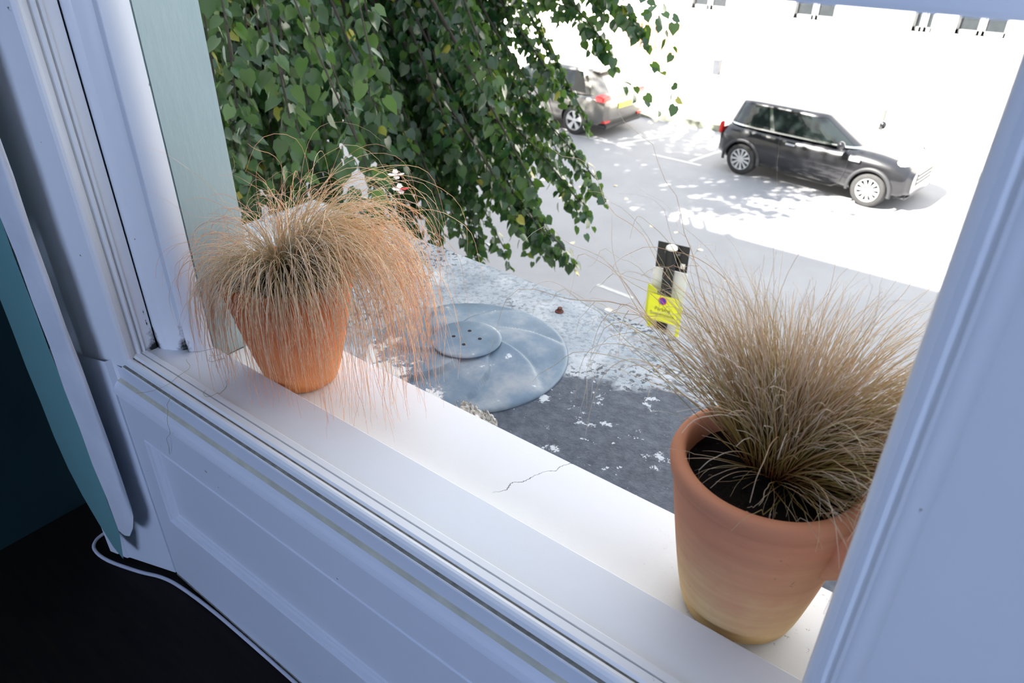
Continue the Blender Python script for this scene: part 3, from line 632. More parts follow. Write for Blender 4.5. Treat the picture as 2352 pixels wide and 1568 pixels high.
# fallen leaves on the road
m_fallen = leafmat('fallen_leaf', [(0, (.62, .50, .22)), (.5, (.70, .64, .40)), (1, (.66, .42, .25))], .1)
rr_ = random.Random(12)
fl_src = None; spots = []
for i in range(14): spots.append((rr_.uniform(-7.5, -2.6), rr_.uniform(6.9, 12.5)))
for i in range(8): spots.append((rr_.uniform(-8.6, -6.7), rr_.uniform(16.2, 16.66)))
where = ['in the middle of the road', 'in the far gutter']
for i, (x_, y_) in enumerate(spots):
    if fl_src is None:
        P = np.array([(0., 0, 0)]); fl_src = leaves_mesh('fallen_leaf', P, np.array([(1., 0, 0)]), np.array([(0., 0, 1)]), np.array([.085]), m_fallen, None); o = fl_src
        fl_src.data.transform(Matrix.Scale(-1, 4, (0, 0, 1)))
    else: o = fl_src.copy(); COL.objects.link(o)
    o.location = (x_, y_, -3.996); o.rotation_euler = (0, 0, rr_.uniform(0, 6.28)); s_ = rr_.uniform(.7, 1.3); o.scale = (s_, s_, s_)
    tag(o, 'pale yellow fallen leaf lying ' + where[0 if i < 14 else 1], 'leaf', 'fallen leaves ' + where[0 if i < 14 else 1])

# ------------------------------------------------------------------ lime tree
tree = empty('lime_tree', (-10.4, 7.2, -4.0), label='dense leafy lime tree overhanging the street at the left', cat='tree'); TB = np.array((-10.4, 7.2, -4.0))
m_bark = simple('dark_bark', (.030, .026, .020), .9, var=.4, scale=5, bump=.6, bscale=20, bdist=.03)
MB().tube([(0, 0, -.02), (.1, 0, 1.0), (.2, -.1, 2.5), (.5, -.3, 4.2), (.9, -.5, 6.0), (1.2, -.6, 8.5), (1.3, -.6, 10.5)], [.36, .28, .24, .21, .17, .11, .04], 14).build('trunk', m_bark, tree, smooth=True)
def bez(a, b_, c, t_): return (1 - t_) ** 2 * a + 2 * t_ * (1 - t_) * b_ + t_ ** 2 * c
LP = []; LD = []; LN = []; LS = []
rg = np.random.default_rng(21)
def spray(p, d, L, nl, size, spread=.05):
    """one hanging twig of leaves"""
    p = np.array(p, float); d = np.array(d, float); d /= np.linalg.norm(d); pts = []
    for k in range(nl):
        d = d + np.array((0, 0, -.11)) + rg.normal(size=3) * .07; d /= np.linalg.norm(d); p = p + d * (L / nl)
        side = np.cross(d, (0, 0, 1)); side /= np.linalg.norm(side) + 1e-9; s_ = 1 if k % 2 else -1
        ld = d * .55 + side * s_ * rg.uniform(.3, .9) + np.array((0, 0, -rg.uniform(.25, .9))) + rg.normal(size=3) * .22
        ln_ = np.array((0, 0, 1.)) + rg.normal(size=3) * .62 + d * .3
        LP.append(p + side * s_ * .02 + rg.normal(size=3) * spread * .3); LD.append(ld); LN.append(ln_); LS.append(size * rg.uniform(.65, 1.2))
def limb(origin, tip, lift, n_sub, size, rad0=.045, t0=.2, reach=.75, nl=13, name='branch'):
    a = np.array(origin, float); c = np.array(tip, float); b_ = (a + c) / 2 + np.array((0, 0, lift)) + rg.normal(size=3) * .15
    pth = [bez(a, b_, c, t_) for t_ in np.linspace(0, 1, 14)]
    MB().tube([tuple(q - TB) for q in pth], [max(.004, rad0 * (1 - i / 14.0)) for i in range(14)], 6).build(name, m_bark, tree, smooth=True)
    for k in range(n_sub):
        t_ = t0 + (1 - t0) * (k + rg.random()) / n_sub; p = bez(a, b_, c, t_); tang = bez(a, b_, c, min(1, t_ + .02)) - bez(a, b_, c, t_ - .02); tang /= np.linalg.norm(tang)
        side = np.cross(tang, (0, 0, 1.)); side /= np.linalg.norm(side)
        rch = reach * (1 - t_) + .06; ang = rg.normal() * 1.0
        d = tang * rg.uniform(.5, 1.0) + side * math.sin(ang) * .9 * (1.15 - t_) + np.array((0, 0, -.15 + .4 * math.cos(ang * 2) * (1 - t_)))
        L = max(.22, rch * rg.uniform(.7, 1.3))
        spray(p, d, L, max(5, int(nl * L / .6)), size)
HUB = np.array((-7.6, 5.4, 2.6))
tips = [ # ends of the limbs that show against the street
    (-2.95, 4.1, -1.38), (-3.30, 4.2, -1.62), (-3.50, 4.0, -1.62), (-3.75, 4.0, -1.75),
    (-4.0, 5.4, -1.5), (-3.8, 5.4, -1.9), (-4.4, 5.0, -2.0), (-3.2, 3.4, -1.0), (-3.5, 3.2, -.7), (-3.3, 3.2, -.5), (-3.9, 3.0, -1.4), (-4.3, 3.4, -1.7),
    (-4.8, 4.4, -2.2), (-5.4, 4.0, -2.1), (-4.6, 2.8, -1.2), (-4.0, 2.5, -.8), (-3.4, 2.4, -.4), (-5.2, 3.0, -1.4), (-6.0, 3.4, -1.8), (-6.4, 4.6, -2.4), (-3.7, 2.2, 0.0), (-4.6, 2.3, -.2), (-5.4, 2.5, -.7), (-5.6, 6.0, -2.2), (-4.9, 6.4, -1.6), (-4.2, 6.4, -.9),
    (-4.0, 4.0, .2), (-4.8, 4.2, -.4), (-4.4, 5.4, -.2), (-5.6, 5.2, -.9), (-6.4, 5.6, -1.4)]
for i, tp in enumerate(tips):
    o_ = HUB + rg.normal(size=3) * np.array((.5, .5, .6)) + np.array((0, (tp[1] - 5) * .25, 0))
    limb(o_, tp, .75 + .25 * rg.random(), 70 if i < 12 else 80, .064, reach=1.25 if i >= 12 else .95, t0=.25)
for o_, tp, ns, rch in [((-4.61, 4.8, -.17), (-2.40, 4.0, -.79), 60, .55), ((-4.61, 4.7, -.45), (-2.50, 4.0, -.98), 60, .55), ((-4.55, 4.6, -.62), (-2.60, 4.0, -1.36), 60, .6), ((-4.9, 4.7, -.7), (-2.78, 4.0, -1.29), 60, .6), ((-4.9, 4.7, -.9), (-3.31, 3.9, -1.51), 60, .6),
                         ((-3.9, 5.0, .75), (-2.30, 4.2, .16), 44, .42), ((-4.0, 5.0, .60), (-2.60, 4.3, .00), 50, .5), ((-4.4, 5.0, .45), (-3.05, 4.4, -.30), 60, .6), ((-3.7, 4.9, .9), (-2.45, 4.2, .32), 44, .45), ((-3.9, 5.0, 1.1), (-2.65, 4.3, .50), 44, .5), ((-4.3, 5.0, .3), (-2.95, 4.2, -.45), 40, .4)]:
    limb(o_, tp, .12, ns, .060, rad0=.014, t0=.05, reach=rch, nl=11)
for i in range(14):
    yy = rg.uniform(3.0, 4.8); tp = (-yy * rg.uniform(1.42, 1.72), yy, .8 - yy * rg.uniform(.52, .68))
    limb(np.array((-8.2, 4.8, 1.5)) + rg.normal(size=3) * .4, tp, .5, 50, .070, reach=1.0, t0=.4)
for i in range(26):
    yy = rg.uniform(2.5, 4.2); tp = (-yy * rg.uniform(1.08, 1.62), yy, .8 - yy * rg.uniform(.36, .64))
    limb(np.array((-6.6, 4.6, 1.9)) + rg.normal(size=3) * .4, tp, .5, 50, .072, reach=.9, t0=.35)
for i in range(16):
    tp = np.array((-3.7, 5.0, .25)) + np.array((rg.uniform(0, 1.0), rg.uniform(-.5, .3), rg.uniform(-.2, .6)))
    limb((-5.2, 5.2, 1.3), tp, .15, 44, .060, rad0=.015, t0=.1, reach=.6)
for i in range(34):      # the back of the crown, over the road beyond
    tp = (rg.uniform(-11, -6.2), rg.uniform(6.0, 9.0), rg.uniform(-2.2, .8))
    limb(np.array((-9.5, 7.0, 2.6)) + rg.normal(size=3) * .5, tp, .8, 60, .085, reach=1.4, t0=.3)
for i in range(34):
    tp = (rg.uniform(-6.5, -3.9), rg.uniform(2.6, 7.0), 0); tp = (tp[0], tp[1], rg.uniform(-.35 * tp[1] - .3, .8))
    limb(HUB + rg.normal(size=3) * np.array((.5, .5, .6)), tp, .8, 60, .066, reach=1.2, t0=.3)
for i in range(44):      # the low skirt of the crown above the ledge
    u = rg.random(); yy = rg.uniform(3.2, 5.2); b0_ = np.array((-1.09 + .40 * u, 1.0, 0)) * yy; zl = .8 - (.61 - .11 * u) * yy + (-.62 + .60) * yy
    tp = (b0_[0] + .43 * 0, yy, .8 - yy * (.64 - .10 * (1 - abs(2 * u - 1)) - .10 * u) + rg.uniform(.0, .9))
    limb(np.array((-6.6, 4.6, 1.6)) + rg.normal(size=3) * .5, tp, .6, 60, .068, reach=.9, t0=.35)
# a low branch close to the house with large near leaves
for tp in [(-2.05, 1.75, .02), (-2.25, 1.62, .10), (-2.45, 1.8, -.05), (-2.7, 1.7, .05), (-2.3, 2.0, -.20), (-2.9, 2.0, .2), (-2.35, 1.5, .30), (-2.6, 1.45, .35), (-3.0, 1.8, -.2), (-2.1, 1.9, .25), (-3.1, 1.5, .05), (-3.3, 2.1, -.35)]:
    limb((-5.2, 3.4, 1.6), tp, .55, 17, .060, rad0=.02, t0=.45, reach=.55, nl=9)
# a few loose sprigs that reach furthest over the road
for tp, d in [((-2.30, 4.1, .30), (1, -.1, -.1)), ((-2.2, 4.0, .24), (1, .1, -.2)), ((-2.12, 4.0, -.04), (1, 0, -.2)), ((-2.3, 4.0, -.16), (1, -.1, -.2))]:
    spray(tp, d, .34, 8, .060, .02)
# upper crown (above the picture) that shades the parked cars
ups = []
for i in range(130):
    a_ = rg.uniform(0, 6.28); el = rg.uniform(-.5, 1.3); r_ = rg.uniform(.45, 1) ** .5
    c = np.array((-10.9, 8.6, 4.1)) + r_ * np.array((math.cos(a_) * math.cos(el) * 4.9, math.sin(a_) * math.cos(el) * 3.3, math.sin(el) * 2.3)); ups.append(c)
for c in ups: limb(np.array((-9.8, 6.9, 3.0)) + rg.normal(size=3) * .4, c, .5, 18, .13, rad0=.05, t0=.35, reach=1.1, nl=9)
P = np.array(LP); D_ = np.array(LD); N_ = np.array(LN); Sz = np.array(LS)
keep = (P[:, 1] > 1.2)
leaves_mesh('foliage', P[keep] - TB, D_[keep], N_[keep], Sz[keep], m_leaf, tree)
print('leaves', keep.sum())

# ------------------------------------------------------------------ parking sign
m_black = simple('black_paint', (.008, .009, .010), .35, var=.2); m_yel = simple('yellow_sign', (.78, .82, .03), .5, var=.03); m_board = simple('white_corrugated', (.72, .74, .73), .5, var=.04); m_txt = simple('sign_ink', (.16, .18, .02), .6)
m_blue = simple('sign_blue', (.03, .03, .45), .5, var=.02); m_red = simple('sign_red', (.65, .02, .10), .5, var=.02); m_capw = simple('white_cap', (.85, .85, .83), .4)
sg = empty('parking_sign', (-1.80, 4.0, -3.88), math.radians(7.9), 'black street post with a yellow parking suspension sign beyond the ledge', 'sign')
H = 2.77
MB().cyl((0, 0, 0), .037, H - .01, 24).build('post', m_black, sg, autosmooth=.7)
MB().lathe([(.0001, .012), (.024, .010), (.035, .002), (.038, -.010), (.038, -.012)], 24, (0, 0, H)).build('post_cap', m_capw, sg, smooth=True)['label'] = 'white cap on the post'
MB().box(-.105, .105, .040, .045, H - .175, H + .005).build('back_plate', m_black, sg, bevel=.001); MB().box(.060, .090, .0385, .0395, H - .150, H - .115).build('sticker', m_capw, sg)
o = MB().box(-.05, .05, .024, .039, H - .06, H - .045).build('clamp', simple('clamp_metal', (.35, .36, .37), .4, .8), sg)
g = MB(); g.box(-.115, .112, .0405, .0455, -.66, -.18, 0); o = g.build('board', m_board, sg); o.location = (0, 0, H)
g = MB(); g.box(.088, .112, .0375, .0400, -.66, -.42); g.box(-.115, .088, .0375, .0400, -.66, -.645); g.box(-.115, -.09, .0375, .0400, -.66, -.42); o = g.build('yellow_border', m_yel, sg); o.location = (0, 0, H)
rot = Matrix.Rotation(math.radians(-58), 3, 'Z')
g = MB(); g.box(0, .11, -.002, .002, -.57, -.30, 0, rot=Matrix.Rotation(math.radians(-38), 3, 'Z'), at=(-.135, .03, 0)); o = g.build('folded_wing', m_yel, sg); o.location = (0, 0, H)
g = MB(); g.box(-.095, .108, -.0515, -.0475, -.515, -.325, 0); o = g.build('yellow_card', m_yel, sg, bevel=.0008); o.location = (0, 0, H)
def ring(name, r0_, r1_, mat, z, y): 
    g = MB().lathe([(r0_, 0), (r1_, 0), (r1_, -.0007), (r0_, -.0007)], 40, (.0, y, z), axis='y'); return g.build(name, mat, sg)
ring('symbol', .0001, .0235, m_blue, H - .362, -.0520)['label'] = 'blue no-waiting disc'; ring('symbol_ring', .0225, .0275, m_red, H - .362, -.0523)
g = MB(); g.box(-.0235, .0235, -.0535, -.0530, -.003, .003); o = g.build('symbol_bar', m_red, sg); o.location = (0, 0, H - .362); o.rotation_euler = (0, math.radians(45), 0)
def text(s_, size, loc, mat, parent):
    cu = bpy.data.curves.new('t', 'FONT'); cu.body = s_; cu.size = size; cu.align_x = 'CENTER'; cu.extrude = .0002; cu.offset = .0005
    ob = bpy.data.objects.new('t', cu); COL.objects.link(ob); bpy.context.view_layer.update()
    me = bpy.data.meshes.new_from_object(ob.evaluated_get(bpy.context.evaluated_depsgraph_get())); bpy.data.objects.remove(ob)
    me.materials.clear(); o = link('lettering', me, mat, parent); o.location = loc; o.rotation_euler = (PI / 2, 0, 0); return o
text('Parking', .036, (.006, -.0520, H - .435), m_txt, sg); text('Suspensions', .034, (.006, -.0520, H - .472), m_txt, sg)

# ------------------------------------------------------------------ cars
m_tyre = simple('tyre_rubber', (.035, .035, .036), .8, var=.2); m_alloy = simple('silver_alloy', (.62, .63, .64), .35, .6); m_trim = simple('black_trim', (.032, .033, .036), .55)
m_chrome = simple('chrome', (.80, .81, .82), .15, 1.0); m_win = simple('dark_car_glass', (.010, .014, .014), .04, spec=.8, var=.1); m_red_l = simple('tail_red', (.70, .03, .03), .2, coat=.5, var=.3, scale=20); m_lamp = simple('headlamp_glass', (.75, .78, .80), .12, coat=.8)
m_plate = simple('yellow_plate', (.80, .72, .10), .4)
def paint(name, c, metal=.5): return simple(name, c, .28, metal, .5, 1.0, .05)
def sgnpow(v, e): return math.copysign(abs(v) ** e, v)
def car(name, label, loc, rz, P):
    e = empty(name, loc, rz, label, 'car')
    # body loft
    stn = np.array(P['stations']); xs_ = stn[:, 0]; X = []
    for i in range(len(xs_) - 1): X += list(np.linspace(xs_[i], xs_[i + 1], 5)[:-1])
    X.append(xs_[-1]); nr = 40; V = []; F = []
    def interp(c):   # smooth (Catmull) interpolation
        out = []
        for i in range(len(xs_) - 1):
            p0, p1, p2, p3 = stn[max(i - 1, 0), c], stn[i, c], stn[i + 1, c], stn[min(i + 2, len(xs_) - 1), c]
            for u in (0, .25, .5, .75): out.append(.5 * (2 * p1 + (p2 - p0) * u + (2 * p0 - 5 * p1 + 4 * p2 - p3) * u * u + (3 * p1 - p0 - 3 * p2 + p3) * u ** 3))
        return out + [stn[-1, c]]
    W, ZT, ZB = interp(1), interp(2), interp(3)
    for x_, w_, zt, zb in zip(X, W, ZT, ZB):
        zc = (zt + zb) / 2; hz = (zt - zb) / 2
        for j in range(nr):
            a_ = 2 * PI * j / nr; yy = w_ * sgnpow(math.cos(a_), 2 / 5.0); zz = sgnpow(math.sin(a_), 2 / 4.0)
            yy *= 1 - .05 * max(0, zz) ** 2 - .05 * max(0, -zz) ** 3
            V.append((x_, yy, zc + hz * zz))
    m_ = len(X)
    for i in range(m_ - 1):
        for j in range(nr): F.append((i * nr + j, (i + 1) * nr + j, (i + 1) * nr + (j + 1) % nr, i * nr + (j + 1) % nr))
    F.append(tuple(range(nr))[::-1]); F.append(tuple((m_ - 1) * nr + j for j in range(nr)))
    body = MB().add(V, F).build('body', P['paint'], e, smooth=True)
    cut = MB(); wr = P['wr']; tr = P['track']
    for ax in P['axles']:
        for s_ in (-1, 1): cut.cyl((ax, (s_ * (tr + .14)) if s_ > 0 else s_ * (tr - .24) - .38, wr), wr + .045, .38 if s_ < 0 else -.38, 40, axis='y')
    cb = bpy.data.meshes.new('c'); 
    co = cut.build('c', m_trim, e)
    md = body.modifiers.new('b', 'BOOLEAN'); md.object = co; md.operation = 'DIFFERENCE'; md.solver = 'EXACT'; md.material_mode = 'INDEX' if hasattr(md, 'material_mode') else 'INDEX'
    bpy.context.view_layer.update(); dg = bpy.context.evaluated_depsgraph_get()
    me = bpy.data.meshes.new_from_object(body.evaluated_get(dg)); body.modifiers.clear(); body.data = me; bpy.data.objects.remove(co)
    me.materials.clear(); me.materials.append(P['paint']); me.materials.append(m_trim)
    mi_ = []
    for p in me.polygons:
        c = p.center; inside = any(math.hypot(c.x - ax, c.z - wr) < wr + .046 and abs(c.y) > .35 and abs(c.y) < tr + .12 for ax in P['axles']) or c.z < P['stations'][4][3] + .075
        mi_.append(1 if inside else 0)
    me.polygons.foreach_set('material_index', mi_)
    me.polygons.foreach_set('use_smooth', [True] * len(me.polygons))
    bm = bmesh.new(); bm.from_mesh(me); vals = [not (q.is_manifold and q.calc_face_angle(0) < .6) for q in bm.edges]; bm.free()
    at = me.attributes.get('sharp_edge') or me.attributes.new('sharp_edge', 'BOOLEAN', 'EDGE'); at.data.foreach_set('value', vals)
    # greenhouse
    gb, gt, zb_, zt_ = P['gb'], P['gt'], P['gz'][0], P['gz'][1]
    def gp(phi, t_, off=0.0):
        f = t_; x0 = gb[0] + (gt[0] - gb[0]) * f; x1 = gb[1] + (gt[1] - gb[1]) * f; hw = gb[2] + (gt[2] - gb[2]) * (f ** 1.15); cx = (x0 + x1) / 2; hx = (x1 - x0) / 2 + off; ne = 5.0
        return (cx + hx * sgnpow(math.cos(phi), 2 / ne), (hw + off) * sgnpow(math.sin(phi), 2 / ne), zb_ + (zt_ - zb_) * f)
    def patch(g, p0, p1, t0_, t1_, off, n=10, th=.006):
        ph = np.linspace(p0, p1, n + 1); tt = np.linspace(t0_, t1_, 7); v = [gp(a_, b_, off) for b_ in tt for a_ in ph] + [gp(a_, b_, off - th) for b_ in tt for a_ in ph]; k = n + 1; N0 = 7 * k; f = []
        for i in range(6):
            for j in range(n): f.append((i * k + j, i * k + j + 1, (i + 1) * k + j + 1, (i + 1) * k + j)); f.append((N0 + i * k + j, N0 + (i + 1) * k + j, N0 + (i + 1) * k + j + 1, N0 + i * k + j + 1))
        for i in range(6):
            f.append((i * k, (i + 1) * k, N0 + (i + 1) * k, N0 + i * k)); f.append((i * k + n, N0 + i * k + n, N0 + (i + 1) * k + n, (i + 1) * k + n))
        for j in range(n): f.append((j, N0 + j, N0 + j + 1, j + 1)); f.append((6 * k + j, 6 * k + j + 1, N0 + 6 * k + j + 1, N0 + 6 * k + j))
        g.add(v, f)
    n_ = 72; V = [gp(2 * PI * j / n_, t_) for t_ in np.linspace(0, .98, 7) for j in range(n_)]; F = [(i * n_ + j, i * n_ + (j + 1) % n_, (i + 1) * n_ + (j + 1) % n_, (i + 1) * n_ + j) for i in range(6) for j in range(n_)]
    F.append(tuple(6 * n_ + j for j in range(n_)))
    MB().add(V, F).build('glazing', m_win, e, smooth=False)
    # roof
    V = []; F = []; lv_ = [(.93, 1.0, .007, 0), (1.0, 1.0, .010, 0), (1.0, .97, .0, .022), (1.0, .85, 0, .042), (1.0, .6, 0, .058), (1.0, .3, 0, .066), (1.0, .02, 0, .068)]
    for (t_, sc, off, dz) in lv_:
        cx = (gt[0] + gt[1]) / 2
        for j in range(n_):
            q = gp(2 * PI * j / n_, t_, off); V.append((cx + (q[0] - cx) * sc, q[1] * sc, q[2] + dz))
    for i in range(len(lv_) - 1):
        for j in range(n_): F.append((i * n_ + j, i * n_ + (j + 1) % n_, (i + 1) * n_ + (j + 1) % n_, (i + 1) * n_ + j))
    MB().add(V, F).build('roof', P['roofpaint'], e, smooth=True)
    cosphi = lambda u: math.acos(max(-1, min(1, sgnpow(u, 2.5))))
    for s_ in (1, -1):
        for (u0, u1, mt) in P['pillars']:
            g = MB(); patch(g, s_ * cosphi(u0), s_ * cosphi(u1), 0, .96, .007, 10); g.build('pillar', mt, e, smooth=False)
        # belt strip
        g = MB(); patch(g, s_ * cosphi(.97), s_ * cosphi(-.97), 0.0, .07, .009, 24); g.build('belt_strip', P['belt'], e, smooth=False)
    # wheels
    for ax in P['axles']:
        for s_ in (-1, 1):
            w_ = empty('wheel', (ax, s_ * tr, wr)); w_.parent = e; w_.rotation_euler = (0, 0, 0 if s_ < 0 else PI)
            MB().lathe([(wr * .66, -.085), (wr * .90, -.095), (wr * .985, -.07), (wr, -.04), (wr, .10), (wr * .9, .11), (wr * .66, .10)], 48, axis='y').build('tyre', m_tyre, w_, smooth=True)
            g = MB(); g.lathe([(wr * .60, -.050), (wr * .635, -.092), (wr * .672, -.092), (wr * .672, -.05)], 48, axis='y', mi=0)
            g.lathe([(.0001, -.082), (wr * .15, -.080), (wr * .17, -.06)], 24, axis='y')
            ns = P['spokes']
            for k in range(ns):
                a_ = 2 * PI * k / ns + .3
                for da in P['split']:
                    ca, sa = math.cos(a_ + da), math.sin(a_ + da); wd0 = P['spw'] * wr; px, pz = -sa, ca
                    r_a, r_b = wr * .10, wr * .64; v = []
                    for (r__, wd, y_) in ((r_a, wd0 * .8, -.078), (r_b, wd0 * P['flare'], -.084)):
                        for sg_ in (-1, 1):
                            for yy in (y_, y_ + .03): v.append((ca * r__ + px * wd * sg_, yy, sa * r__ + pz * wd * sg_))
                    g.add(v, [(0, 2, 6, 4), (1, 5, 7, 3), (0, 4, 5, 1), (2, 3, 7, 6), (4, 6, 7, 5), (0, 1, 3, 2)])
            g.build('rim', m_alloy, w_)
            MB().lathe([(.0001, -.03), (wr * .66, -.03), (wr * .66, .05)], 40, axis='y').build('brake_disc', m_trim, w_)
            # arch trim
            if P.get('arch'):
                g = MB(); v = []; f = []; n2 = 24; yb = P['archy'](ax) 
                for k in range(n2 + 1):
                    a_ = math.radians(-8 + 196 * k / n2)
                    for (r__, yy) in ((wr + .040, .0), (wr + .040, .020), (wr + .075, .022), (wr + .098, .010), (wr + .100, -.03)):
                        v.append((ax + r__ * math.cos(a_), s_ * (yb + yy), wr + r__ * math.sin(a_)))
                for k in range(n2):
                    for q in range(4): f.append((k * 5 + q, (k + 1) * 5 + q, (k + 1) * 5 + q + 1, k * 5 + q + 1))
                g.add(v, f).build('wheel_arch_trim', m_trim, e, smooth=True)
    return e
# small hatchback, near-black, facing right
mp = paint('metallic_black_paint', (.013, .013, .016), .3)
mini = car('hatchback_car', 'small near-black three-door hatchback with silver wheels parked across the road, front half in sun', (-3.90 + .09, 14.02 + .76, -4.0), math.radians(-6.2), dict(
    stations=[(-1.86, .56, .74, .36), (-1.82, .72, .87, .27), (-1.66, .82, .955, .20), (-1.25, .865, .975, .17), (-.5, .865, .965, .165), (.3, .865, .955, .165), (.85, .865, .955, .17), (1.25, .855, .935, .18), (1.58, .82, .875, .19), (1.78, .73, .79, .21), (1.87, .60, .70, .25)],
    paint=mp, roofpaint=mp, wr=.305, track=.765, axles=(-1.2475, 1.2475), gb=(-1.77, .98, .785), gt=(-1.60, .20, .62), gz=(.925, 1.345), belt=m_chrome,
    pillars=[(1.0, .90, mp), (-.86, -1.0, mp), (-.20, -.26, m_chrome)], spokes=11, split=(0,), spw=.055, flare=1.5, arch=True, archy=lambda ax: .862))
for s_ in (1, -1):
    MB().box(-.09, .09, s_ * .868 - .012, s_ * .868 + .012, -.018, .018).build('door_handle', m_chrome, mini, bevel=.006).location = (-.30, 0, .80)
    g = MB(); g.lathe([(.0001, -.07), (.05, -.065), (.085, -.03), (.095, 0), (.085, .03), (.05, .055), (.0001, .06)], 20, (0, 0, 0), axis='y'); o = g.build('wing_mirror', mp, mini, smooth=True); o.location = (.66, s_ * .96, 1.0); o.scale = (.75, 1, .85)
    MB().box(.64, .68, min(s_ * .80, s_ * .95), max(s_ * .80, s_ * .95), .955, .985).build('mirror_arm', m_trim, mini)
    MB().box(-1.845, -1.795, min(s_ * .64, s_ * .775), max(s_ * .64, s_ * .775), .70, .93).build('tail_light', m_red_l, mini, bevel=.02)
    o = MB().lathe([(.0001, .05), (.08, .042), (.115, .02), (.13, 0), (.13, -.03)], 32).build('headlight', m_lamp, mini, smooth=True); o.location = (1.66, s_ * .60, .765); o.rotation_euler = (s_ * -.55, 1.05, 0)
    o = MB().lathe([(.0001, .02), (.045, .015), (.06, 0)], 24).build('fog_light', m_lamp, mini, smooth=True); o.location = (1.80, s_ * .60, .42); o.rotation_euler = (s_ * -.4, 1.35, 0)
    o = MB().box(-.10, .10, -.006, .006, -.045, .045).build('side_scuttle', m_chrome, mini, bevel=.02); o.location = (1.03 - .12, s_ * .872, .80)
    g = MB(); g.tube([(.80, s_ * .872, .93), (.80, s_ * .873, .6), (.72, s_ * .868, .30), (.6, s_ * .862, .235)], .005, 6); g.tube([(-.52, s_ * .872, .93), (-.52, s_ * .873, .6), (-.48, s_ * .868, .30), (-.3, s_ * .862, .235), (.6, s_ * .862, .235)], .005, 6); g.build('door_seam', m_trim, mini)
o = MB().box(1.82, 1.875, -.40, .40, .40, .66).build('grille', m_trim, mini, bevel=.02)
g = MB()
for zz in (.43, .50, .57, .64): g.box(1.865, 1.885, -.38, .38, zz - .008, zz + .008)
g.build('grille_bar', m_chrome, mini); MB().box(1.62, 1.85, -.66, .66, .20, .29).build('bumper', m_trim, mini, bevel=.03)
MB().box(-1.90, -1.80, -.60, .60, .30, .44).build('rear_bumper', m_trim, mini, bevel=.03)
# larger grey hatchback half behind the tree, facing left
gp_ = paint('grey_beige_metallic_paint', (.20, .19, .175), .55)
golf = car('hatchback_car', 'grey-beige five-door hatchback with red tail light and dark five-spoke wheels, half hidden behind the tree', (-9.17 - 1.315, 14.50 + .78, -4.0), math.radians(180 - 4.5), dict(
    stations=[(-2.08, .60, .80, .40), (-2.04, .76, .92, .30), (-1.86, .84, .98, .22), (-1.3, .885, .985, .18), (-.5, .89, .96, .175), (.3, .89, .94, .175), (.95, .885, .93, .18), (1.4, .875, .88, .19), (1.8, .83, .80, .2), (2.08, .70, .70, .22), (2.16, .55, .62, .26)],
    paint=gp_, roofpaint=gp_, wr=.325, track=.785, axles=(-1.315, 1.315), gb=(-1.98, 1.12, .80), gt=(-1.55, .25, .60), gz=(.92, 1.39), belt=gp_,
    pillars=[(1.0, .90, gp_), (-.72, -1.0, gp_), (-.08, -.13, m_trim)], spokes=5, split=(-.14, .14), spw=.055, flare=1.9))
for s_ in (1, -1):
    o = MB().box(-2.075, -1.83, min(s_ * .52, s_ * .835), max(s_ * .52, s_ * .835), .82, .95).build('tail_light', m_red_l, golf, bevel=.03)
    MB().box(-.09, .09, s_ * .885 - .012, s_ * .885 + .014, -.018, .018).build('door_handle', m_chrome, golf, bevel=.006).location = (-.85, 0, .82)
    g = MB(); g.tube([(-.55, s_ * .892, .92), (-.60, s_ * .895, .6), (-.75, s_ * .890, .30)], .005, 6); g.tube([(-.75, s_ * .890, .30), (.9, s_ * .885, .27)], .005, 6); g.build('door_seam', m_trim, golf)
    MB().box(-2.09, -1.9, min(s_ * .55, s_ * .74), max(s_ * .55, s_ * .74), .36, .40).build('reflector', m_red_l, golf)
MB().box(-2.105, -2.07, -.26, .26, .62, .73).build('number_plate', m_plate, golf, bevel=.004); MB().box(-2.10, -1.85, -.72, .72, .22, .34).build('rear_bumper', m_trim, golf, bevel=.03)
MB().box(-1.72, -1.50, -.52, .52, 1.37, 1.40).build('spoiler', gp_, golf, bevel=.01)

# ------------------------------------------------------------------ far side of the street
m_fac = simple('pale_render', (.80, .79, .76), .8, var=.03, scale=.8); m_rail = simple('pale_grey_railings', (.42, .42, .43), .5); m_brick = simple('pink_brick', (.62, .36, .26), .85, var=.15, scale=6); m_bin = simple('grey_bin', (.055, .06, .075), .5); m_wint = simple('far_window_paint', (.22, .23, .24), .5); m_dglass = simple('far_window_glass', (.03, .035, .04), .1)
bd = empty('terraced_house', (-8, 26, -3.87), label='pale rendered house front across the street with recessed sash windows', cat='building')
wins = [(-3.85, -2.55, -2.66, -.9), (-5.02, -4.45, -2.70, -.9), (-8.6, -7.3, -2.66, -.9), (-12.2, -10.9, -2.66, -.9), (.2, 1.5, -2.66, -.9)]
g = MB(); ox, oz = -8, -3.87; edges = sorted(wins); xx = -30
for (a_, b_, c_, d_) in edges:
    g.box(xx - ox, a_ - ox, 0, .3, 0, 13); g.box(a_ - ox, b_ - ox, 0, .3, 0, c_ - oz); g.box(a_ - ox, b_ - ox, 0, .3, d_ - oz, 13); xx = b_
g.box(xx - ox, 14 - ox, 0, .3, 0, 13); g.build('wall', m_fac, bd)
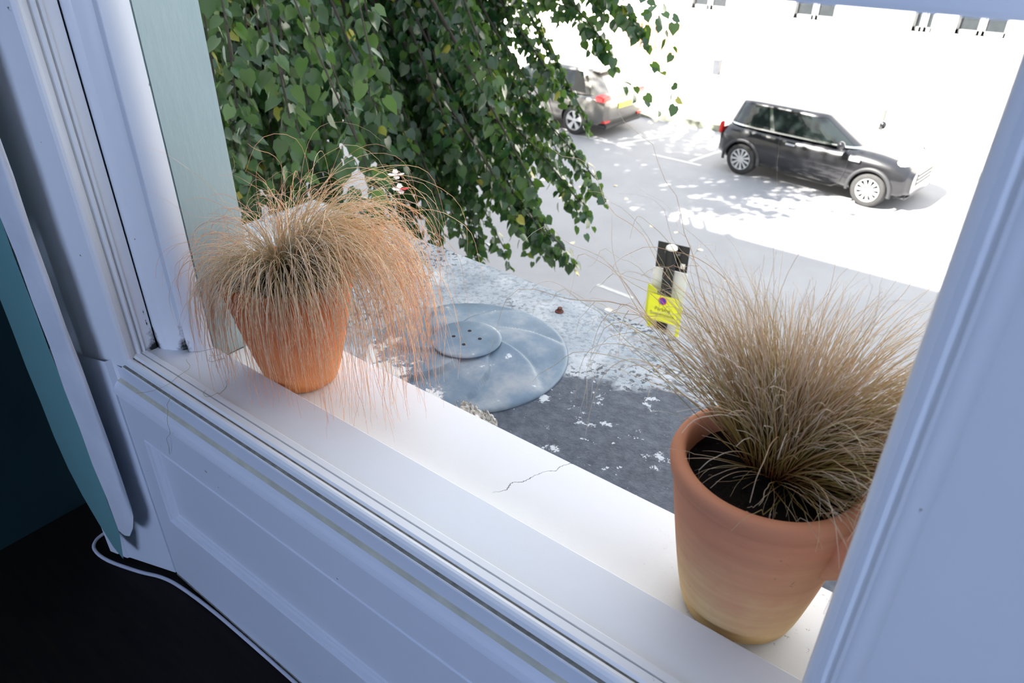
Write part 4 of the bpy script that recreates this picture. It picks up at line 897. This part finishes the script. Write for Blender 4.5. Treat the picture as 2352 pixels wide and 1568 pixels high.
for (a_, b_, c_, d_) in wins:
    mid = (a_ + b_) / 2; f_ = MB()
    for (p_, q_) in ((a_, mid - .03), (mid + .03, b_)):
        f_.box(p_ - ox, p_ + .07 - ox, .16, .22, c_ - oz, d_ - oz); f_.box(q_ - .07 - ox, q_ - ox, .16, .22, c_ - oz, d_ - oz); f_.box(p_ - ox, q_ - ox, .16, .22, c_ - oz, c_ + .12 - oz); f_.box(p_ - ox, q_ - ox, .16, .22, c_ + .55 - oz, c_ + .60 - oz)
    f_.box(mid - .03 - ox, mid + .03 - ox, .12, .22, c_ - oz, d_ - oz); w_ = f_.build('window', m_wint, bd)
    MB().box(a_ - ox, b_ - ox, .20, .24, c_ - oz, d_ - oz).build('pane', m_dglass, w_)
    MB().box(a_ - .08 - ox, b_ + .08 - ox, -.10, .16, c_ - .12 - oz, c_ - oz).build('window_ledge', m_fac, bd)
# dwarf wall, brick piers and railings
def piece(name, g, mat, label, cat, loc, group=None):
    o = g.build(name, mat); o.location = loc; return tag(o, label, cat, group)
piece('garden_wall', MB().box(-12.6, -10.55, -.11, .11, 0, .45), m_brick, 'low pink brick garden wall across the street behind the tree tips', 'wall', (0, 22.2, -3.87))
for i, (xa, xb, lb) in enumerate([(-12.55, -11.95, 'leftmost pink brick pier of the garden wall across the street'), (-11.85, -11.45, 'middle pink brick pier of the garden wall across the street'), (-11.20, -10.62, 'right end brick pier next to the pale railings across the street')]):
    g = MB(); g.box(0, xb - xa, -.15, .15, .45, 1.18); g.box(-.03, xb - xa + .03, -.18, .18, 1.18, 1.23); piece('brick_pier', g, m_brick, lb, 'pier', (xa, 22.2, -3.87), 'brick piers of the garden wall')
rl = empty('railings', (-10.5, 22.2, -3.87), label='pale vertical railings on a low plinth across the street', cat='railing')
MB().box(0, .58, -.12, .12, 0, .22).build('plinth', m_fac, rl); MB().box(0, .58, -.015, .015, 1.02, 1.05).build('top_rail', m_rail, rl)
for k in range(3):
    g = MB(); g.tube([(.08 + k * .18, 0, .2), (.08 + k * .18, 0, 1.10)], .011, 6); g.lathe([(.0001, -.01), (.022, .01), (.016, .04), (.0001, .09)], 8, (.08 + k * .18, 0, 1.10)); g.build('bar', m_rail, rl)
gt_ = empty('garden_gate', (-8.1, 22.2, -3.87), label='tall narrow metal garden gate beside the grey bin across the street', cat='gate')
m_gate = simple('gate_metal', (.22, .23, .23), .5)
for k in range(4): MB().tube([(k * .14 - 1.75, 0, 0), (k * .14 - 1.75, 0, 1.45)], .014, 6).build('bar', m_gate, gt_)
MB().box(-1.78, -1.30, -.012, .012, .12, .15).build('rail', m_gate, gt_); MB().box(-1.78, -1.30, -.012, .012, 1.30, 1.33).build('rail', m_gate, gt_)
b_ = empty('litter_bin', (-9.22, 22.0, -3.87), label='small dark grey bin standing by the gate across the street', cat='bin')
MB().lathe([(.0001, 0), (.13, 0), (.15, .40), (.0001, .40)], 4).build('bin_body', m_bin, b_); MB().lathe([(.0001, .40), (.165, .40), (.15, .44), (.0001, .45)], 4).build('lid', m_bin, b_); b_.rotation_euler = (0, 0, PI / 4)
lp = empty('lamp_post', (-3.43, 17.35, -3.87), label='slim grey lamp post rising from the far pavement behind the black hatchback', cat='lamp post')
m_lp = simple('lamp_post_paint', (.16, .17, .15), .5)
MB().lathe([(.0001, 0), (.085, 0), (.08, .06), (.07, .10), (.07, .78), (.055, .82), (.0001, .83)], 20).build('base', m_lp, lp, smooth=False); MB().lathe([(.038, .82), (.034, 4.5), (.0001, 4.55)], 16).build('pole', m_fac, lp, smooth=True)
MB().box(-.04, .04, -.05, -.035, 1.05, 1.35).build('band', m_lp, lp); MB().tube([(0, 0, 4.5), (0, -.3, 4.75), (0, -.9, 4.8)], .03, 8).build('arm', m_lp, lp); MB().box(-.1, .1, -1.4, -.9, 4.74, 4.84).build('lantern', m_lp, lp, bevel=.02)
